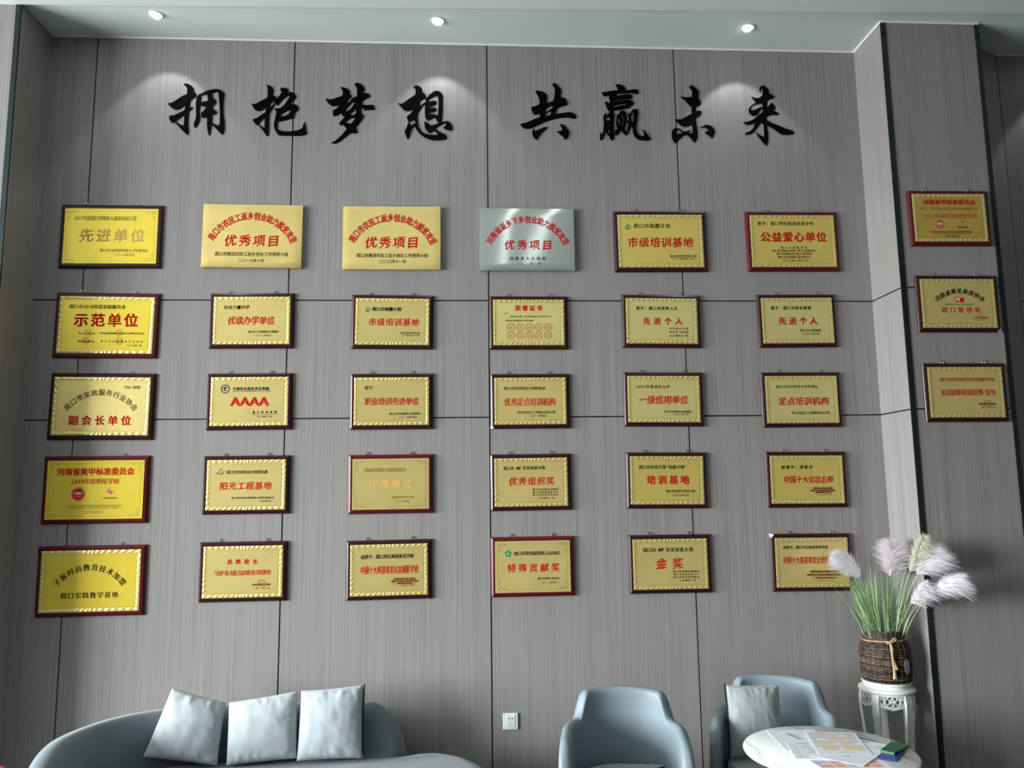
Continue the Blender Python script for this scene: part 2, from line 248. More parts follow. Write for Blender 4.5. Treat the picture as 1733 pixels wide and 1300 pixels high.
# ------------------------------------------------------------------ measured data (metres / millimetres)
CHARS = [
 (0.624, 4.2465, [['-84,164* -77,170 -56,167 -37,156 -23,141 -20,130 -22,120* -10,109 -3,95 -6,85 -22,72 -35,64 -38,56 -41,38 -44,10* -33,13 -25,15* -21,11* -30,0 -45,-13* -45,-34 -46,-70 -45,-106 -41,-135 -42,-165 -46,-168* -56,-162 -79,-139 -103,-112 -126,-88* -139,-91 -151,-85 -160,-69 -164,-56 -161,-48 -150,-43 -133,-40 -112,-29 -85,-14 -71,-6* -70,14 -69,32* -86,13 -102,2 -119,-3 -132,0 -150,10 -167,26 -176,37* -173,39 -156,40 -143,47 -116,67 -84,90 -61,99* -61,119 -62,138 -67,149 -77,159', '-123,-80* -97,-59 -72,-35* -71,-75 -73,-106 -81,-107 -103,-96'], ['21,106* 25,103* 38,112 62,125 98,135 123,136 140,132 157,119 168,106 168,93 165,69 163,34 165,-6 169,-43 174,-72 176,-102 176,-125 173,-149 168,-163* 159,-159 136,-136 116,-115 96,-96* 95,-115 92,-141 88,-168 85,-170* 81,-165 74,-136 70,-107 69,-74 68,-51* 55,-54 42,-54 33,-45 30,-32 33,-22 45,-8 56,5 62,16* 50,19 36,24 23,32* 21,10 22,-21 25,-45 24,-69 17,-90 8,-107 0,-120* -6,-117 -12,-101 -7,-80 -1,-59 0,-32 -2,0 -4,34 -2,61 1,79 8,93 16,101', '27,95* 63,101* 66,82 69,58* 48,53 26,47* 25,69', '89,107* 107,114 125,119* 131,112 134,95 138,62 142,18 145,-27 146,-72 146,-94 142,-103* 132,-103 115,-96 98,-87* 99,-59 98,-35* 113,-32 125,-27* 126,-18 122,-8 112,0 100,3* 100,10 102,22 108,34 116,39 119,50 116,62 109,69 101,71* 96,90']]),
 (1.1355, 4.246, [['-85,168* -79,170 -61,164 -48,152 -42,138 -43,122 -46,99* -35,99 -28,93 -21,81* -8,93 4,112 16,135* 10,138 6,130* 4,126* 2,138 2,148 8,153 26,153 40,151 50,142 48,126 46,117* 56,124 68,126 83,121 94,109 100,98 98,86 88,75 77,63 62,42* 77,45 89,45 104,38 115,24 115,9 110,-1 99,-9 95,-18 93,-33 91,-51* 72,-53 48,-60 18,-69 -4,-71 -8,-73* -10,-92 -10,-113 -6,-124 8,-131 28,-136 60,-136 93,-132 121,-126 137,-118 147,-105 151,-87 155,-72* 159,-84 165,-108 169,-131 173,-151* 161,-159 129,-164 83,-165 38,-165 6,-164 -8,-154 -20,-137 -29,-116 -32,-99 -30,-74 -24,-41 -21,-19 -20,-4* -27,4 -34,12* -17,15 2,18 16,27 32,44 48,72 66,103* 50,98 30,87 14,71 0,51 -12,33* -19,40 -25,53* -28,49 -35,32 -45,13 -53,-3 -61,-18* -63,-45 -63,-75 -62,-105 -63,-135 -65,-165 -69,-170* -77,-164 -95,-138 -111,-116 -131,-96* -137,-96 -149,-87 -160,-70 -163,-63 -158,-58 -136,-48 -111,-29 -85,-11* -85,3 -83,24* -97,10 -109,0 -127,-4 -143,0 -157,11 -168,29 -172,46* -161,42 -147,45 -131,55 -103,71 -79,85* -77,109 -77,136 -79,153', '-57,46* -41,60 -27,66* -32,54 -46,34 -59,17* -59,31', '6,-38* 10,-26 22,-15 44,-2 70,7* 68,-1 56,-23* 34,-33', '-127,-89* -113,-71 -89,-47* -89,-75 -89,-116* -103,-109 -119,-100']]),
 (1.574, 4.2385, [['-62,173* -51,172 -28,165 -12,155 -4,143 -5,125* 6,119 9,111 3,103 -13,91* -16,82 -15,62* -4,75 5,90 14,99 41,112* 42,138 42,157 35,178 27,188 30,197 40,204 54,199 70,191 83,175 89,162 85,148 82,131* 97,135 110,131 121,122 124,114 116,106 97,95 77,82* 77,69 74,58* 88,55 114,54 136,56 144,53 151,40 156,27* 152,23 127,22 105,21 86,16* 94,26* 82,30 69,37* 69,18 69,-2* 78,-6 84,-19 84,-30 78,-40 64,-59 49,-80 36,-98* 43,-107 47,-120 46,-135* 37,-136 21,-135 7,-133* -10,-147 -38,-171 -63,-192 -82,-203 -98,-204 -114,-202* -104,-196 -86,-184 -64,-163 -42,-139 -19,-107* -27,-96 -40,-80* -49,-82 -59,-83 -64,-77 -65,-69 -59,-59 -44,-42 -27,-19* -32,-22 -38,-24* -47,-18 -56,-3* -73,-14 -88,-21 -101,-22 -106,-11 -107,8 -105,18 -89,24 -77,37 -65,58* -77,50 -90,45 -105,43 -121,50 -138,64 -156,93* -141,90 -125,88 -106,93 -78,104 -53,112* -47,125 -49,146 -55,159', '13,71* 31,71* 18,48 0,24 -16,13 -26,15 -27,23 -13,40 2,58', '37,34* 37,-3* 19,-16 8,-16* 3,-3 19,10', '-29,-67* -15,-51 7,-35 32,-30* 26,-46 7,-74* -5,-70']]),
 (2.048, 4.2465, [['-78,173* -72,178 -56,183 -41,180 -27,168 -21,155 -19,139* -7,130 2,117 5,104* 9,103 6,98 -10,93 -25,87 -34,75* -32,59 -30,45* -16,61 -2,71* -1,61* -10,53 -25,34 -37,13 -46,-8 -48,-30 -46,-54 -44,-80 -47,-83* -54,-77 -65,-58 -75,-46* -87,-56 -102,-62* -108,-58 -114,-40 -117,-26 -114,-21 -102,-13 -90,0 -82,18 -73,35* -83,24 -97,14 -114,11 -132,16 -150,34 -171,59* -169,63 -152,58 -141,64 -112,87 -82,109 -63,122* -62,143 -63,159 -67,167'], ['3,103* 13,104* 22,119 37,132 55,146 70,149 87,146 102,133 111,117 112,103 111,74 111,34 108,-14 104,-56 102,-66* 85,-66 76,-58 69,-46 65,-35 53,-32 38,-38 20,-51* 8,-45 0,-29 -3,0 -3,34 -1,69 2,85', '21,95* 34,98 49,109 73,117* 79,109 82,87 82,50 81,18 78,-19* 65,-11 47,-8 32,-8 18,-14* 19,-2* 35,2 53,7 71,15* 69,26 61,34 52,37 38,34 19,30* 21,42* 38,43 52,53 71,58* 71,71 66,80 49,82 24,75*'], ['-107,-64* -102,-69 -88,-88* -81,-80 -70,-69* -60,-74 -45,-85 -34,-107 -22,-127 -7,-138 17,-144 44,-147 68,-147 81,-144* 68,-128 53,-115* 45,-125 36,-133* 26,-133 11,-120 -1,-102 -5,-80 -7,-58* 2,-61 17,-70 36,-86* 56,-79 82,-69 112,-59 133,-54 148,-58 163,-72 171,-93 170,-115* 157,-115 136,-111 112,-98* 120,-90 129,-83 131,-72 124,-67 109,-72 85,-86 62,-104* 74,-115 97,-131 121,-141 132,-152 136,-168* 127,-175 97,-181 59,-183 20,-175 -10,-160 -33,-141 -51,-120 -60,-103 -68,-88* -78,-99 -87,-115 -91,-131 -96,-149 -103,-172 -109,-175* -115,-171 -122,-151 -130,-128 -128,-119 -120,-103 -114,-88 -109,-69']]),
 (2.8295, 4.269, [['-80,139* -75,141 -54,137 -31,133 -12,120 -4,103 -6,81 -8,57* 16,65 38,75* 42,102 47,136 46,159 32,181* 34,191 42,193 55,189 70,173 85,155 87,140 85,116 83,96* 95,96 111,88 123,72 126,57 123,45 113,42 91,36 61,24* 55,9 46,-18* 79,-12 111,-6 137,-3 155,-6 172,-17 180,-29 180,-40 176,-46* 167,-46 143,-41 111,-40 79,-43 42,-51 4,-63 -28,-75 -63,-92 -91,-106 -113,-116 -135,-120 -155,-115 -171,-104 -180,-91* -173,-86 -157,-82 -139,-77 -113,-65 -84,-51 -54,-42* -54,-29 -58,-13* -66,-18 -78,-24 -91,-20 -101,-3 -107,18 -105,28 -95,31 -76,37 -54,50* -54,67 -55,87 -66,110', '-15,18* 5,30 32,44* 29,24* 10,12 -11,-7* -15,1', '-12,-12* 5,-3 22,5* 14,-24* -14,-34*'], ['-95,-116* -92,-126 -87,-136* -74,-129 -48,-117 -22,-107 -2,-106* -10,-115 -32,-135 -51,-155 -64,-175 -75,-193* -83,-190 -99,-169 -103,-152 -103,-133'], ['75,-85* 85,-86 103,-96 122,-116 131,-136 133,-152 127,-169 115,-187* 105,-187 97,-176 87,-163 74,-156 66,-145 53,-134* 67,-133 81,-130 87,-123* 87,-113']]),
 (3.3235, 4.2705, [['-53,192* -37,192 -14,188 2,178 10,165 10,151* 38,154 63,159 83,159 95,149 97,139 91,128* 69,130 43,133 10,130 -22,127 -56,122 -91,112 -121,108 -134,114 -143,135* -119,138 -78,146 -38,151* -41,167'], ['-93,119* -49,122* -46,112* -17,119 10,123 34,127 50,117 53,106 48,93* 22,91 -18,85 -62,79* -64,74* -24,80 8,85 35,87 52,80 62,64 56,53 43,45 36,30* 14,26 -13,19 -38,13 -52,14* -36,21 -22,27* -46,21 -65,10 -78,2 -91,2 -103,10 -111,24 -118,43 -125,63 -122,71 -114,70 -95,58* -91,77 -97,95', '-83,32* -58,45 -25,53 14,59* 14,54* -25,46 -58,37'], ['-119,-6* -119,-32* -111,-18 -95,0 -78,2 -66,-8 -65,-21 -69,-48 -72,-79 -72,-112 -70,-147 -72,-170 -79,-189 -87,-192* -97,-181 -109,-157 -127,-134* -133,-154 -142,-175 -157,-192* -163,-188 -163,-160 -161,-138* -155,-147 -153,-157* -143,-141 -139,-114 -135,-80 -137,-48 -134,-22 -127,-11', '-119,-38* -99,-30* -95,-56* -121,-58', '-113,-135* -98,-112* -98,-144*', '-109,-93* -99,-80* -101,-88 -111,-103'], ['-50,-17* -40,-14 -30,3 -17,13 -1,7 10,-6 14,-30 11,-56* 30,-59 36,-83 34,-107 24,-131 11,-152 2,-155 -6,-149 -14,-136 -26,-123* -34,-131 -46,-151 -56,-155 -64,-149 -66,-136 -62,-123 -50,-114* -54,-91 -57,-75 -52,-48', '-34,-40* -40,-61 -40,-82 -33,-90* -30,-67 -30,-48', '-24,-19* -13,-13* -9,-37 -9,-67 -12,-88 -20,-91* -16,-67 -14,-40', '-58,-126* -50,-119* -53,-128', '10,-66* 6,-88 -1,-112* 3,-128 10,-128 15,-115 23,-83 20,-70'], ['20,-6* 35,-8 48,11 62,23 75,24 87,13 89,-2 84,-29 79,-66 73,-99 75,-127 83,-146 99,-159 117,-160 124,-149 120,-134 111,-112* 128,-131 147,-152 163,-180* 152,-189 119,-189 87,-184 65,-168 53,-144 50,-118 50,-101* 35,-93 23,-80 22,-64 27,-56 26,-32 26,-16', '43,-16* 53,-3 59,-6 58,-32 55,-70* 42,-59* 43,-35']]),
 (3.768, 4.2655, [['-13,186* -8,194 3,199 15,192 32,177 45,162 47,143 42,111* 55,96 59,82 57,67 47,58 25,56* 26,36 24,20* 39,24 55,23 62,11 55,-5 40,-14 22,-27* 23,-62 28,-101 29,-131 26,-159 13,-189 8,-192* 0,-186 -15,-166 -34,-147 -52,-141* -67,-150 -91,-170 -118,-199* -127,-192 -138,-171 -142,-144 -139,-120 -127,-101 -114,-97 -98,-99 -78,-109 -59,-121* -46,-117 -33,-112 -15,-107* -20,-115 -40,-126* -24,-129 -4,-128* -3,-98 -5,-64* -18,-78 -38,-85 -58,-86 -80,-75 -99,-59 -115,-37* -108,-35 -82,-38 -55,-25 -28,-10 -4,4* -4,28 -3,54* -12,56 -28,74 -47,96 -60,108 -74,119* -69,122 -53,115 -26,116 2,119* 4,143 4,161 -4,173', '-111,-110* -101,-107 -85,-115 -69,-126* -89,-133 -114,-144*'], ['50,-85* 67,-82 80,-73 100,-72 119,-81 135,-96 142,-115 138,-137 124,-160* 106,-147 78,-126* 80,-118* 95,-115 102,-107 95,-98 83,-91 53,-90']]),
 (4.2675, 4.265, [['-42,157* -48,176 -43,194 -30,206 -16,205 0,192 13,174 13,149* 26,147 42,133 45,124 35,116 21,115 6,106 0,95 -3,55* 11,70 24,89* 40,77 50,60 48,44 26,31* 48,29 64,21 74,10* 70,6 42,7 14,2 -11,-6* -11,-32* 11,-46 45,-62 82,-77 119,-92 149,-101 162,-110 167,-118* 159,-126 130,-130 104,-131 82,-128 59,-111 30,-90 -10,-66* -10,-91 -6,-130 -8,-162 -14,-190 -21,-206* -30,-199 -53,-171 -72,-145 -87,-117* -69,-132 -51,-143 -34,-147* -32,-119 -34,-59* -51,-49* -64,-67 -83,-92 -101,-113 -120,-128 -136,-132 -154,-132 -160,-127* -149,-121 -125,-110 -104,-89 -88,-49* -112,-62 -133,-66 -149,-61 -168,-49* -149,-47 -125,-41 -96,-26 -61,3 -34,26* -34,58* -48,37 -67,11 -82,-1 -99,-3 -115,7 -125,21 -125,39 -119,55 -99,73 -74,88* -87,106 -103,125* -98,126 -79,118 -54,121 -29,139* -24,166 -26,182 -32,185 -40,177', '-114,46* -106,61 -85,75 -32,83* -34,62* -59,51 -90,36 -106,36', '5,18* 18,25 24,24 13,17']]),
]
PLAQUES = [
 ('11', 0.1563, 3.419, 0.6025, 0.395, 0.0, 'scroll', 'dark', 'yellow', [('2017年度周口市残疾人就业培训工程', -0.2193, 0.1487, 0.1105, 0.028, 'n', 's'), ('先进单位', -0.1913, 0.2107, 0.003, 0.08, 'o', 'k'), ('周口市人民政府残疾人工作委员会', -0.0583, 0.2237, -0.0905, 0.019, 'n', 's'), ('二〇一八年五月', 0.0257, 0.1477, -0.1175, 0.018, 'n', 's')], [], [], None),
 ('12', 0.999, 3.424, 0.599, 0.397, -0.0067, 'tray', None, 'brass', [('优秀项目', -0.1708, 0.1722, -0.0305, 0.068, 'r', 'k'), ('周口市推进农民工返乡创业工作领导小组', -0.2192, 0.2208, -0.1155, 0.025, 'k', 'h'), ('二〇一九年十月', -0.078, 0.078, -0.1555, 0.021, 'k', 'h')], [('周口市农民工返乡创业助力脱贫攻坚', (-0.2409, -0.0086), (0.0032, 0.126), (0.2462, -0.0224), 0.047, 'r', 'b')], [], None),
 ('13', 1.845, 3.4183, 0.597, 0.3995, 0.0025, 'tray', None, 'olive', [('优秀项目', -0.1681, 0.1719, -0.0307, 0.069, 'r', 'k'), ('周口市推进农民工返乡创业工作领导小组', -0.2143, 0.2207, -0.1142, 0.025, 'k', 'h'), ('二〇二〇年十一月', -0.0854, 0.0886, -0.1522, 0.022, 'k', 'h')], [('周口市农民工返乡创业助力脱贫攻坚', (-0.238, -0.0087), (0.0083, 0.1277), (0.2509, -0.0239), 0.048, 'r', 'b')], [], None),
 ('14', 2.6815, 3.4132, 0.59, 0.3985, 0.0008, 'tray', None, 'silver', [('优秀项目', -0.1485, 0.1635, -0.0363, 0.06, 'r', 'k'), ('河南省人民政府', -0.1166, 0.1194, -0.1238, 0.023, 'k', 's'), ('二〇二一年一月', -0.0786, 0.0854, -0.1537, 0.019, 'k', 's')], [('河南省返乡下乡创业助力脱贫攻坚', (-0.2305, -0.0101), (0.0076, 0.1287), (0.2385, -0.0145), 0.045, 'r', 'b')], [], None),
 ('15', 3.524, 3.4085, 0.592, 0.394, 0.0068, 'flute', 'dark', 'gold', [('周口市雨露计划', -0.1713, 0.0657, 0.0984, 0.029, 'k', 'h'), ('市级培训基地', -0.2121, 0.2089, -0.009, 0.061, 'r', 'k'), ('周口市扶贫开发办公室', 0.0543, 0.2233, -0.099, 0.016, 'k', 'h'), ('二〇一五年五月二十日', 0.0672, 0.2082, -0.1159, 0.013, 'k', 'h')], [], [], [('drop', -0.2033, 0.0989, 0.0195)]),
 ('16', 4.3758, 3.4138, 0.5985, 0.3915, 0.0058, 'flute', 'red', 'gold', [('授予：周口世纪美容美发中专', -0.2271, 0.1409, 0.115, 0.025, 'k', 's'), ('公益爱心单位', -0.2146, 0.2204, 0.0267, 0.061, 'r', 'b'), ('周口市慈善总会', -0.089, 0.09, -0.0442, 0.015, 'k', 'h'), ('周口市小微企业商会·爱心公益委员会', -0.1391, 0.1399, -0.0638, 0.015, 'k', 'h'), ('周口市慈善总会天虹工作委员会', -0.1142, 0.1148, -0.0842, 0.0149, 'k', 'h'), ('周口市天虹困境儿童关爱中心', -0.1064, 0.1066, -0.1052, 0.0149, 'k', 'h'), ('二〇二〇年一月十六日', -0.0805, 0.0845, -0.1273, 0.015, 'k', 'h')], [], [], None),
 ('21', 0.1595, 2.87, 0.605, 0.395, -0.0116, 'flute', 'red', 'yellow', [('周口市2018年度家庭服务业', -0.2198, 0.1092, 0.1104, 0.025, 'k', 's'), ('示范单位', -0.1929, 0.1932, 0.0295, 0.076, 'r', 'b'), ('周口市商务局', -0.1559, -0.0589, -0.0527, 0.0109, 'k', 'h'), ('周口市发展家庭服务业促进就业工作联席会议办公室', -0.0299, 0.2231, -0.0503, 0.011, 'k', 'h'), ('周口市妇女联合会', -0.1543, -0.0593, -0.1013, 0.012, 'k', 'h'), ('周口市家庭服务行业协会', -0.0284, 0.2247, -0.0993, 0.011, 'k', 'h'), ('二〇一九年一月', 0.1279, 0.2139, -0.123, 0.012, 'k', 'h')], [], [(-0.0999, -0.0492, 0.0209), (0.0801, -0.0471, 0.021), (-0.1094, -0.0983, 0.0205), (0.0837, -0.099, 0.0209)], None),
 ('22', 1.0117, 2.898, 0.5005, 0.339, 0.004, 'flute', 'dark', 'pale', [('社会力量办学', -0.1664, -0.0144, 0.0809, 0.023, 'k', 'k'), ('优级办学单位', -0.1408, 0.1372, -0.0004, 0.049, 'r', 'k'), ('周口市人力资源和社会保障局', -0.02, 0.16, -0.0698, 0.014, 'k', 's'), ('二〇一二年九月', 0.0269, 0.1159, -0.0923, 0.012, 'k', 's')], [], [], None),
 ('23', 1.8525, 2.891, 0.494, 0.335, -0.0101, 'flute', 'dark', 'pale', [('周口市雨露计划', -0.1233, 0.0527, 0.0766, 0.023, 'k', 'b'), ('市级培训基地', -0.1455, 0.1635, -0.0034, 0.044, 'r', 'k'), ('周口市扶贫开发办公室', 0.0502, 0.1682, -0.0694, 0.013, 'k', 'h'), ('二〇一四年五月二十九日', 0.0574, 0.1634, -0.0839, 0.01, 'k', 'h')], [], [], [('drop', -0.1473, 0.0785, 0.0175)]),
 ('24', 2.6843, 2.886, 0.4855, 0.333, -0.0, 'flute', 'dark', 'pale_lifted', [('荣誉证书', -0.0882, 0.0877, 0.09, 0.034, 'r', 'b'), ('授予', -0.1492, -0.1273, 0.055, 0.01, 'n', 'h'), ('苏同志在第二届美发美容行业优秀人才', -0.1153, 0.1418, 0.037, 0.011, 'k', 's'), ('成绩突出特颁此证以资鼓励', -0.1423, 0.0278, 0.011, 0.011, 'k', 's')], [], [(-0.1113, -0.03, 0.024), (-0.0533, -0.03, 0.024), (0.0038, -0.03, 0.024), (0.0608, -0.03, 0.024), (0.1187, -0.03, 0.024), (-0.1113, -0.081, 0.024), (-0.0543, -0.081, 0.024), (0.0038, -0.081, 0.024), (0.0598, -0.081, 0.024), (0.1178, -0.081, 0.024)], None),
 ('25', 3.5115, 2.8958, 0.495, 0.3346, -0.0071, 'flute', 'dark', 'pale_lifted', [('授予：周口市优秀人才', -0.1621, 0.1009, 0.0791, 0.022, 'k', 'k'), ('先进个人', -0.1295, 0.1385, -0.0017, 0.041, 'r', 'b'), ('中共周口市委', 0.0408, 0.1658, -0.0485, 0.013, 'k', 's'), ('周口市人民政府', 0.042, 0.165, -0.0696, 0.013, 'k', 's'), ('二〇〇四年十二月', 0.0392, 0.1622, -0.093, 0.014, 'k', 's')], [], [], None),
 ('26', 4.3727, 2.8988, 0.5015, 0.3375, 0.007, 'flute', 'dark', 'pale_lifted', [('授予：周口市职业教育', -0.1692, 0.0928, 0.0805, 0.022, 'k', 'k'), ('先进个人', -0.1318, 0.1342, -0.0027, 0.0449, 'r', 'b'), ('周口市人民政府', 0.0108, 0.1448, -0.0638, 0.017, 'k', 'h'), ('二〇〇六年七月', 0.0197, 0.1336, -0.0863, 0.014, 'k', 'h')], [], [], None),
 ('31', 0.159, 2.384, 0.605, 0.394, -0.0099, 'flute', 'dark', 'olive', [('No 008', 0.1299, 0.2169, 0.1127, 0.018, 'k', 'l'), ('副会长单位', -0.1902, 0.1858, -0.084, 0.053, 'r', 'b')], [('周口市家政服务行业协会', (-0.1899, -0.0069), (-0.0018, 0.081), (0.1891, -0.0061), 0.036, 'k', 'h')], [], None),
 ('32', 1.0135, 2.408, 0.501, 0.338, 0.004, 'flute', 'dark', 'pale', [('中国社会组织评估等级', -0.1002, 0.1138, 0.0754, 0.017, 'k', 'b'), ('CHINA SOCIAL ORGANIZATION EVALUATION GRADE', -0.0993, 0.1227, 0.061, 0.006, 'k', 'l'), ('AAAA', -0.1085, 0.1135, -0.0016, 0.051, 'r', 'L'), ('周口市民政局', 0.0152, 0.1672, -0.0659, 0.013, 'k', 'b'), ('ZHOUKOU CIVIL AFFAIRS BUREAU', 0.0152, 0.1662, -0.0799, 0.004, 'k', 'l'), ('二〇一四年十二月', 0.0441, 0.1341, -0.0929, 0.011, 'k', 'h')], [], [], [('ring', -0.1412, 0.0746, 0.0265)]),
 ('33', 1.8512, 2.404, 0.4945, 0.336, 0.002, 'flute', 'dark', 'pale', [('授予：', -0.1601, -0.0891, 0.0822, 0.022, 'k', 's'), ('职业培训先进单位', -0.1593, 0.1637, -0.0005, 0.043, 'r', 'k'), ('周口市劳动和社会保障局', -0.0134, 0.1716, -0.0761, 0.014, 'k', 's'), ('二〇一〇年九月', 0.0436, 0.1516, -0.0967, 0.013, 'k', 's')], [], [], None),
 ('34', 2.6865, 2.401, 0.484, 0.333, 0.0021, 'flute', 'dark', 'olive', [('周口市农村劳动力转移就业', -0.1613, 0.0927, 0.077, 0.02, 'k', 'h'), ('优秀定点培训机构', -0.1575, 0.1535, -0.0055, 0.047, 'r', 's'), ('周口市农民工工作联席会议办公室', -0.0806, 0.1494, -0.0696, 0.015, 'k', 'h'), ('二〇一一年四月', -0.0057, 0.0953, -0.0911, 0.014, 'k', 'h')], [], [], None),
 ('35', 3.506, 2.4083, 0.496, 0.3335, -0.0071, 'flute', 'dark', 'pale_lifted', [('2007年度诚信办学', -0.1715, 0.0405, 0.0762, 0.02, 'k', 'h'), ('一级信用单位', -0.156, 0.15, -0.0048, 0.049, 'r', 'k'), ('周口市劳动和社会保障局', -0.0015, 0.1686, -0.0777, 0.014, 'k', 'h'), ('二〇〇八年三月', 0.0517, 0.1507, -0.095, 0.012, 'k', 'h')], [], [], None),
 ('36', 4.3697, 2.4013, 0.5015, 0.3415, 0.001, 'flute', 'dark', 'pale_lifted', [('周口市农村劳动力转移就业', -0.1607, 0.1053, 0.0798, 0.018, 'k', 'h'), ('定点培训机构', -0.1518, 0.1692, -0.0102, 0.048, 'r', 'k'), ('周口市农民工工作联席会议办公室', -0.0708, 0.1702, -0.0833, 0.016, 'k', 'h')], [], [], None),
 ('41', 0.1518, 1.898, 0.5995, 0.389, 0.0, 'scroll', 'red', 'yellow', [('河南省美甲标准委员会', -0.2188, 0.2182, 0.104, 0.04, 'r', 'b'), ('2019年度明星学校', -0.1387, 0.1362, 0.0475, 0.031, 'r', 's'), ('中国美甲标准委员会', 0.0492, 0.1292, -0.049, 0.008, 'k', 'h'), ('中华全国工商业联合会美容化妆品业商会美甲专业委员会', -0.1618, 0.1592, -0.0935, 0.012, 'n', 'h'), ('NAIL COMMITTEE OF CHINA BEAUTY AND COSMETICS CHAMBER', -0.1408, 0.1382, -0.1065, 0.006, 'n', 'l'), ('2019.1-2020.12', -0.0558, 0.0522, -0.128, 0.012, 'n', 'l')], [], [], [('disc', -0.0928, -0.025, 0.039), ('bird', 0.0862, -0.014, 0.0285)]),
 ('42', 1.0105, 1.9163, 0.502, 0.3395, 0.001, 'flute', 'dark', 'pale', [('周口市农村劳动力转移培训', -0.1144, 0.1206, 0.0737, 0.021, 'k', 's'), ('阳光工程基地', -0.1535, 0.1495, -0.0063, 0.043, 'r', 'k'), ('周口市农村劳动力转移培训工作领导小组办公室', -0.0816, 0.1634, -0.0758, 0.012, 'k', 's'), ('二〇〇八年三月', 0.0744, 0.1464, -0.0958, 0.011, 'k', 's')], [], [], [('sun', -0.1514, 0.0779, 0.026)]),
 ('43', 1.851, 1.912, 0.499, 0.346, 0.004, 'scroll', 'red', 'pale', [('河南省雨露计划成果展示', -0.1577, 0.0883, 0.0826, 0.022, 'n', 'k'), ('优秀单位', -0.135, 0.135, -0.0005, 0.051, 'o', 'k'), ('河南省扶贫开发办公室', 0.0017, 0.1367, -0.0788, 0.013, 'n', 'k'), ('二〇一二年四月', 0.0256, 0.1136, -0.1028, 0.012, 'n', 'k')], [], [], None),
 ('44', 2.6835, 1.9132, 0.486, 0.3345, 0.0051, 'flute', 'dark', 'olive', [('周口市', -0.1641, -0.1001, 0.0834, 0.022, 'k', 's'), ("04'", -0.0871, -0.0611, 0.0832, 0.02, 'k', 'L'), ('美发技能大赛', -0.0501, 0.0859, 0.0852, 0.021, 'k', 's'), ('优秀组织奖', -0.1365, 0.1435, 0.0063, 0.045, 'r', 'k'), ('周口市劳动和社会保障局', 0.0063, 0.1643, -0.0442, 0.011, 'k', 's'), ('周口市商业贸易中心', 0.0052, 0.1632, -0.0607, 0.012, 'k', 's'), ('周口市美容美发协会', 0.0051, 0.1651, -0.0762, 0.011, 'k', 's'), ('二〇〇四年十一月', 0.04, 0.137, -0.0953, 0.011, 'k', 's')], [], [], None),
 ('45', 3.5068, 1.9152, 0.4965, 0.3365, -0.0091, 'flute', 'dark', 'gold', [('周口市扶贫开发“雨露计划”', -0.1715, 0.1195, 0.0795, 0.023, 'k', 's'), ('培训基地', -0.1328, 0.1412, 0.0027, 0.05, 'r', 'b'), ('周口市扶贫开发办公室', -0.0102, 0.1708, -0.065, 0.016, 'k', 's'), ('二〇〇七年七月', 0.0201, 0.1301, -0.0891, 0.014, 'k', 's')], [], [], None),
 ('46', 4.3708, 1.9105, 0.5005, 0.338, -0.006, 'flute', 'dark', 'gold', [('兹授予：郑爱华', -0.1612, 0.0398, 0.0746, 0.022, 'k', 'k'), ('中国十大化妆名师', -0.1488, 0.1633, -0.0004, 0.042, 'r', 'k'), ('中国美发美容协会化妆摄影专业委员会', 0.0296, 0.1566, -0.0544, 0.01, 'k', 'b'), ('中国化妆艺术大赛组委会国际美容美发联合会', 0.0137, 0.1727, -0.0675, 0.009, 'k', 'b'), ('全国化妆师资格评审委员会', 0.0477, 0.1437, -0.0794, 0.009, 'k', 'b'), ('二〇〇七年十二月二十六日', 0.0488, 0.1458, -0.0934, 0.007, 'k', 'h')], [], [(0.0566, -0.0642, 0.0205), (0.0966, -0.0639, 0.02), (0.1366, -0.0637, 0.0205)], None),
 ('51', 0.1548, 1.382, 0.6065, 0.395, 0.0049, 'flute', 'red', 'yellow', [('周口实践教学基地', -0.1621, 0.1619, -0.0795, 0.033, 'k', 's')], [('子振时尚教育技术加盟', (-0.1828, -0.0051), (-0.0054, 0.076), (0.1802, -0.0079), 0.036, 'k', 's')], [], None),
 ('52', 1.0083, 1.419, 0.4995, 0.339, 0.004, 'flute', 'dark', 'pale', [('苏辉校长', -0.1, 0.093, 0.0565, 0.027, 'r', 'b'), ('“司杰杯”周口电视台首届电视车模大赛特邀评委', -0.1653, 0.1597, -0.006, 0.03, 'r', 's'), ('河南省周口市电视台', 0.0534, 0.1615, -0.0749, 0.012, 'k', 's'), ('二零一一年三月', 0.0594, 0.1564, -0.0949, 0.01, 'k', 's')], [], [(0.1095, -0.0704, 0.0235)], None),
 ('53', 1.8453, 1.4153, 0.4965, 0.3405, 0.0091, 'flute', 'dark', 'pale', [('兹授予：周口世纪美容美发学校', -0.1636, 0.1444, 0.0763, 0.023, 'k', 'k'), ('中国十大美容美发化妆摄影学校', -0.1643, 0.1708, 0.0007, 0.044, 'r', 'k'), ('中国美发美容协会化妆摄影专业委员会', 0.0253, 0.1523, -0.0536, 0.009, 'k', 'b'), ('中国化妆艺术大赛组委会国际美容美发联合会', 0.0111, 0.1702, -0.0666, 0.009, 'k', 'b'), ('全国化妆师资格评审委员会', 0.046, 0.138, -0.0786, 0.009, 'k', 'b'), ('二〇〇七年十二月二十六日', 0.0569, 0.1419, -0.0922, 0.007, 'k', 'h')], [], [(0.0411, -0.0666, 0.0215), (0.0891, -0.0681, 0.022), (0.1371, -0.0675, 0.022)], None),
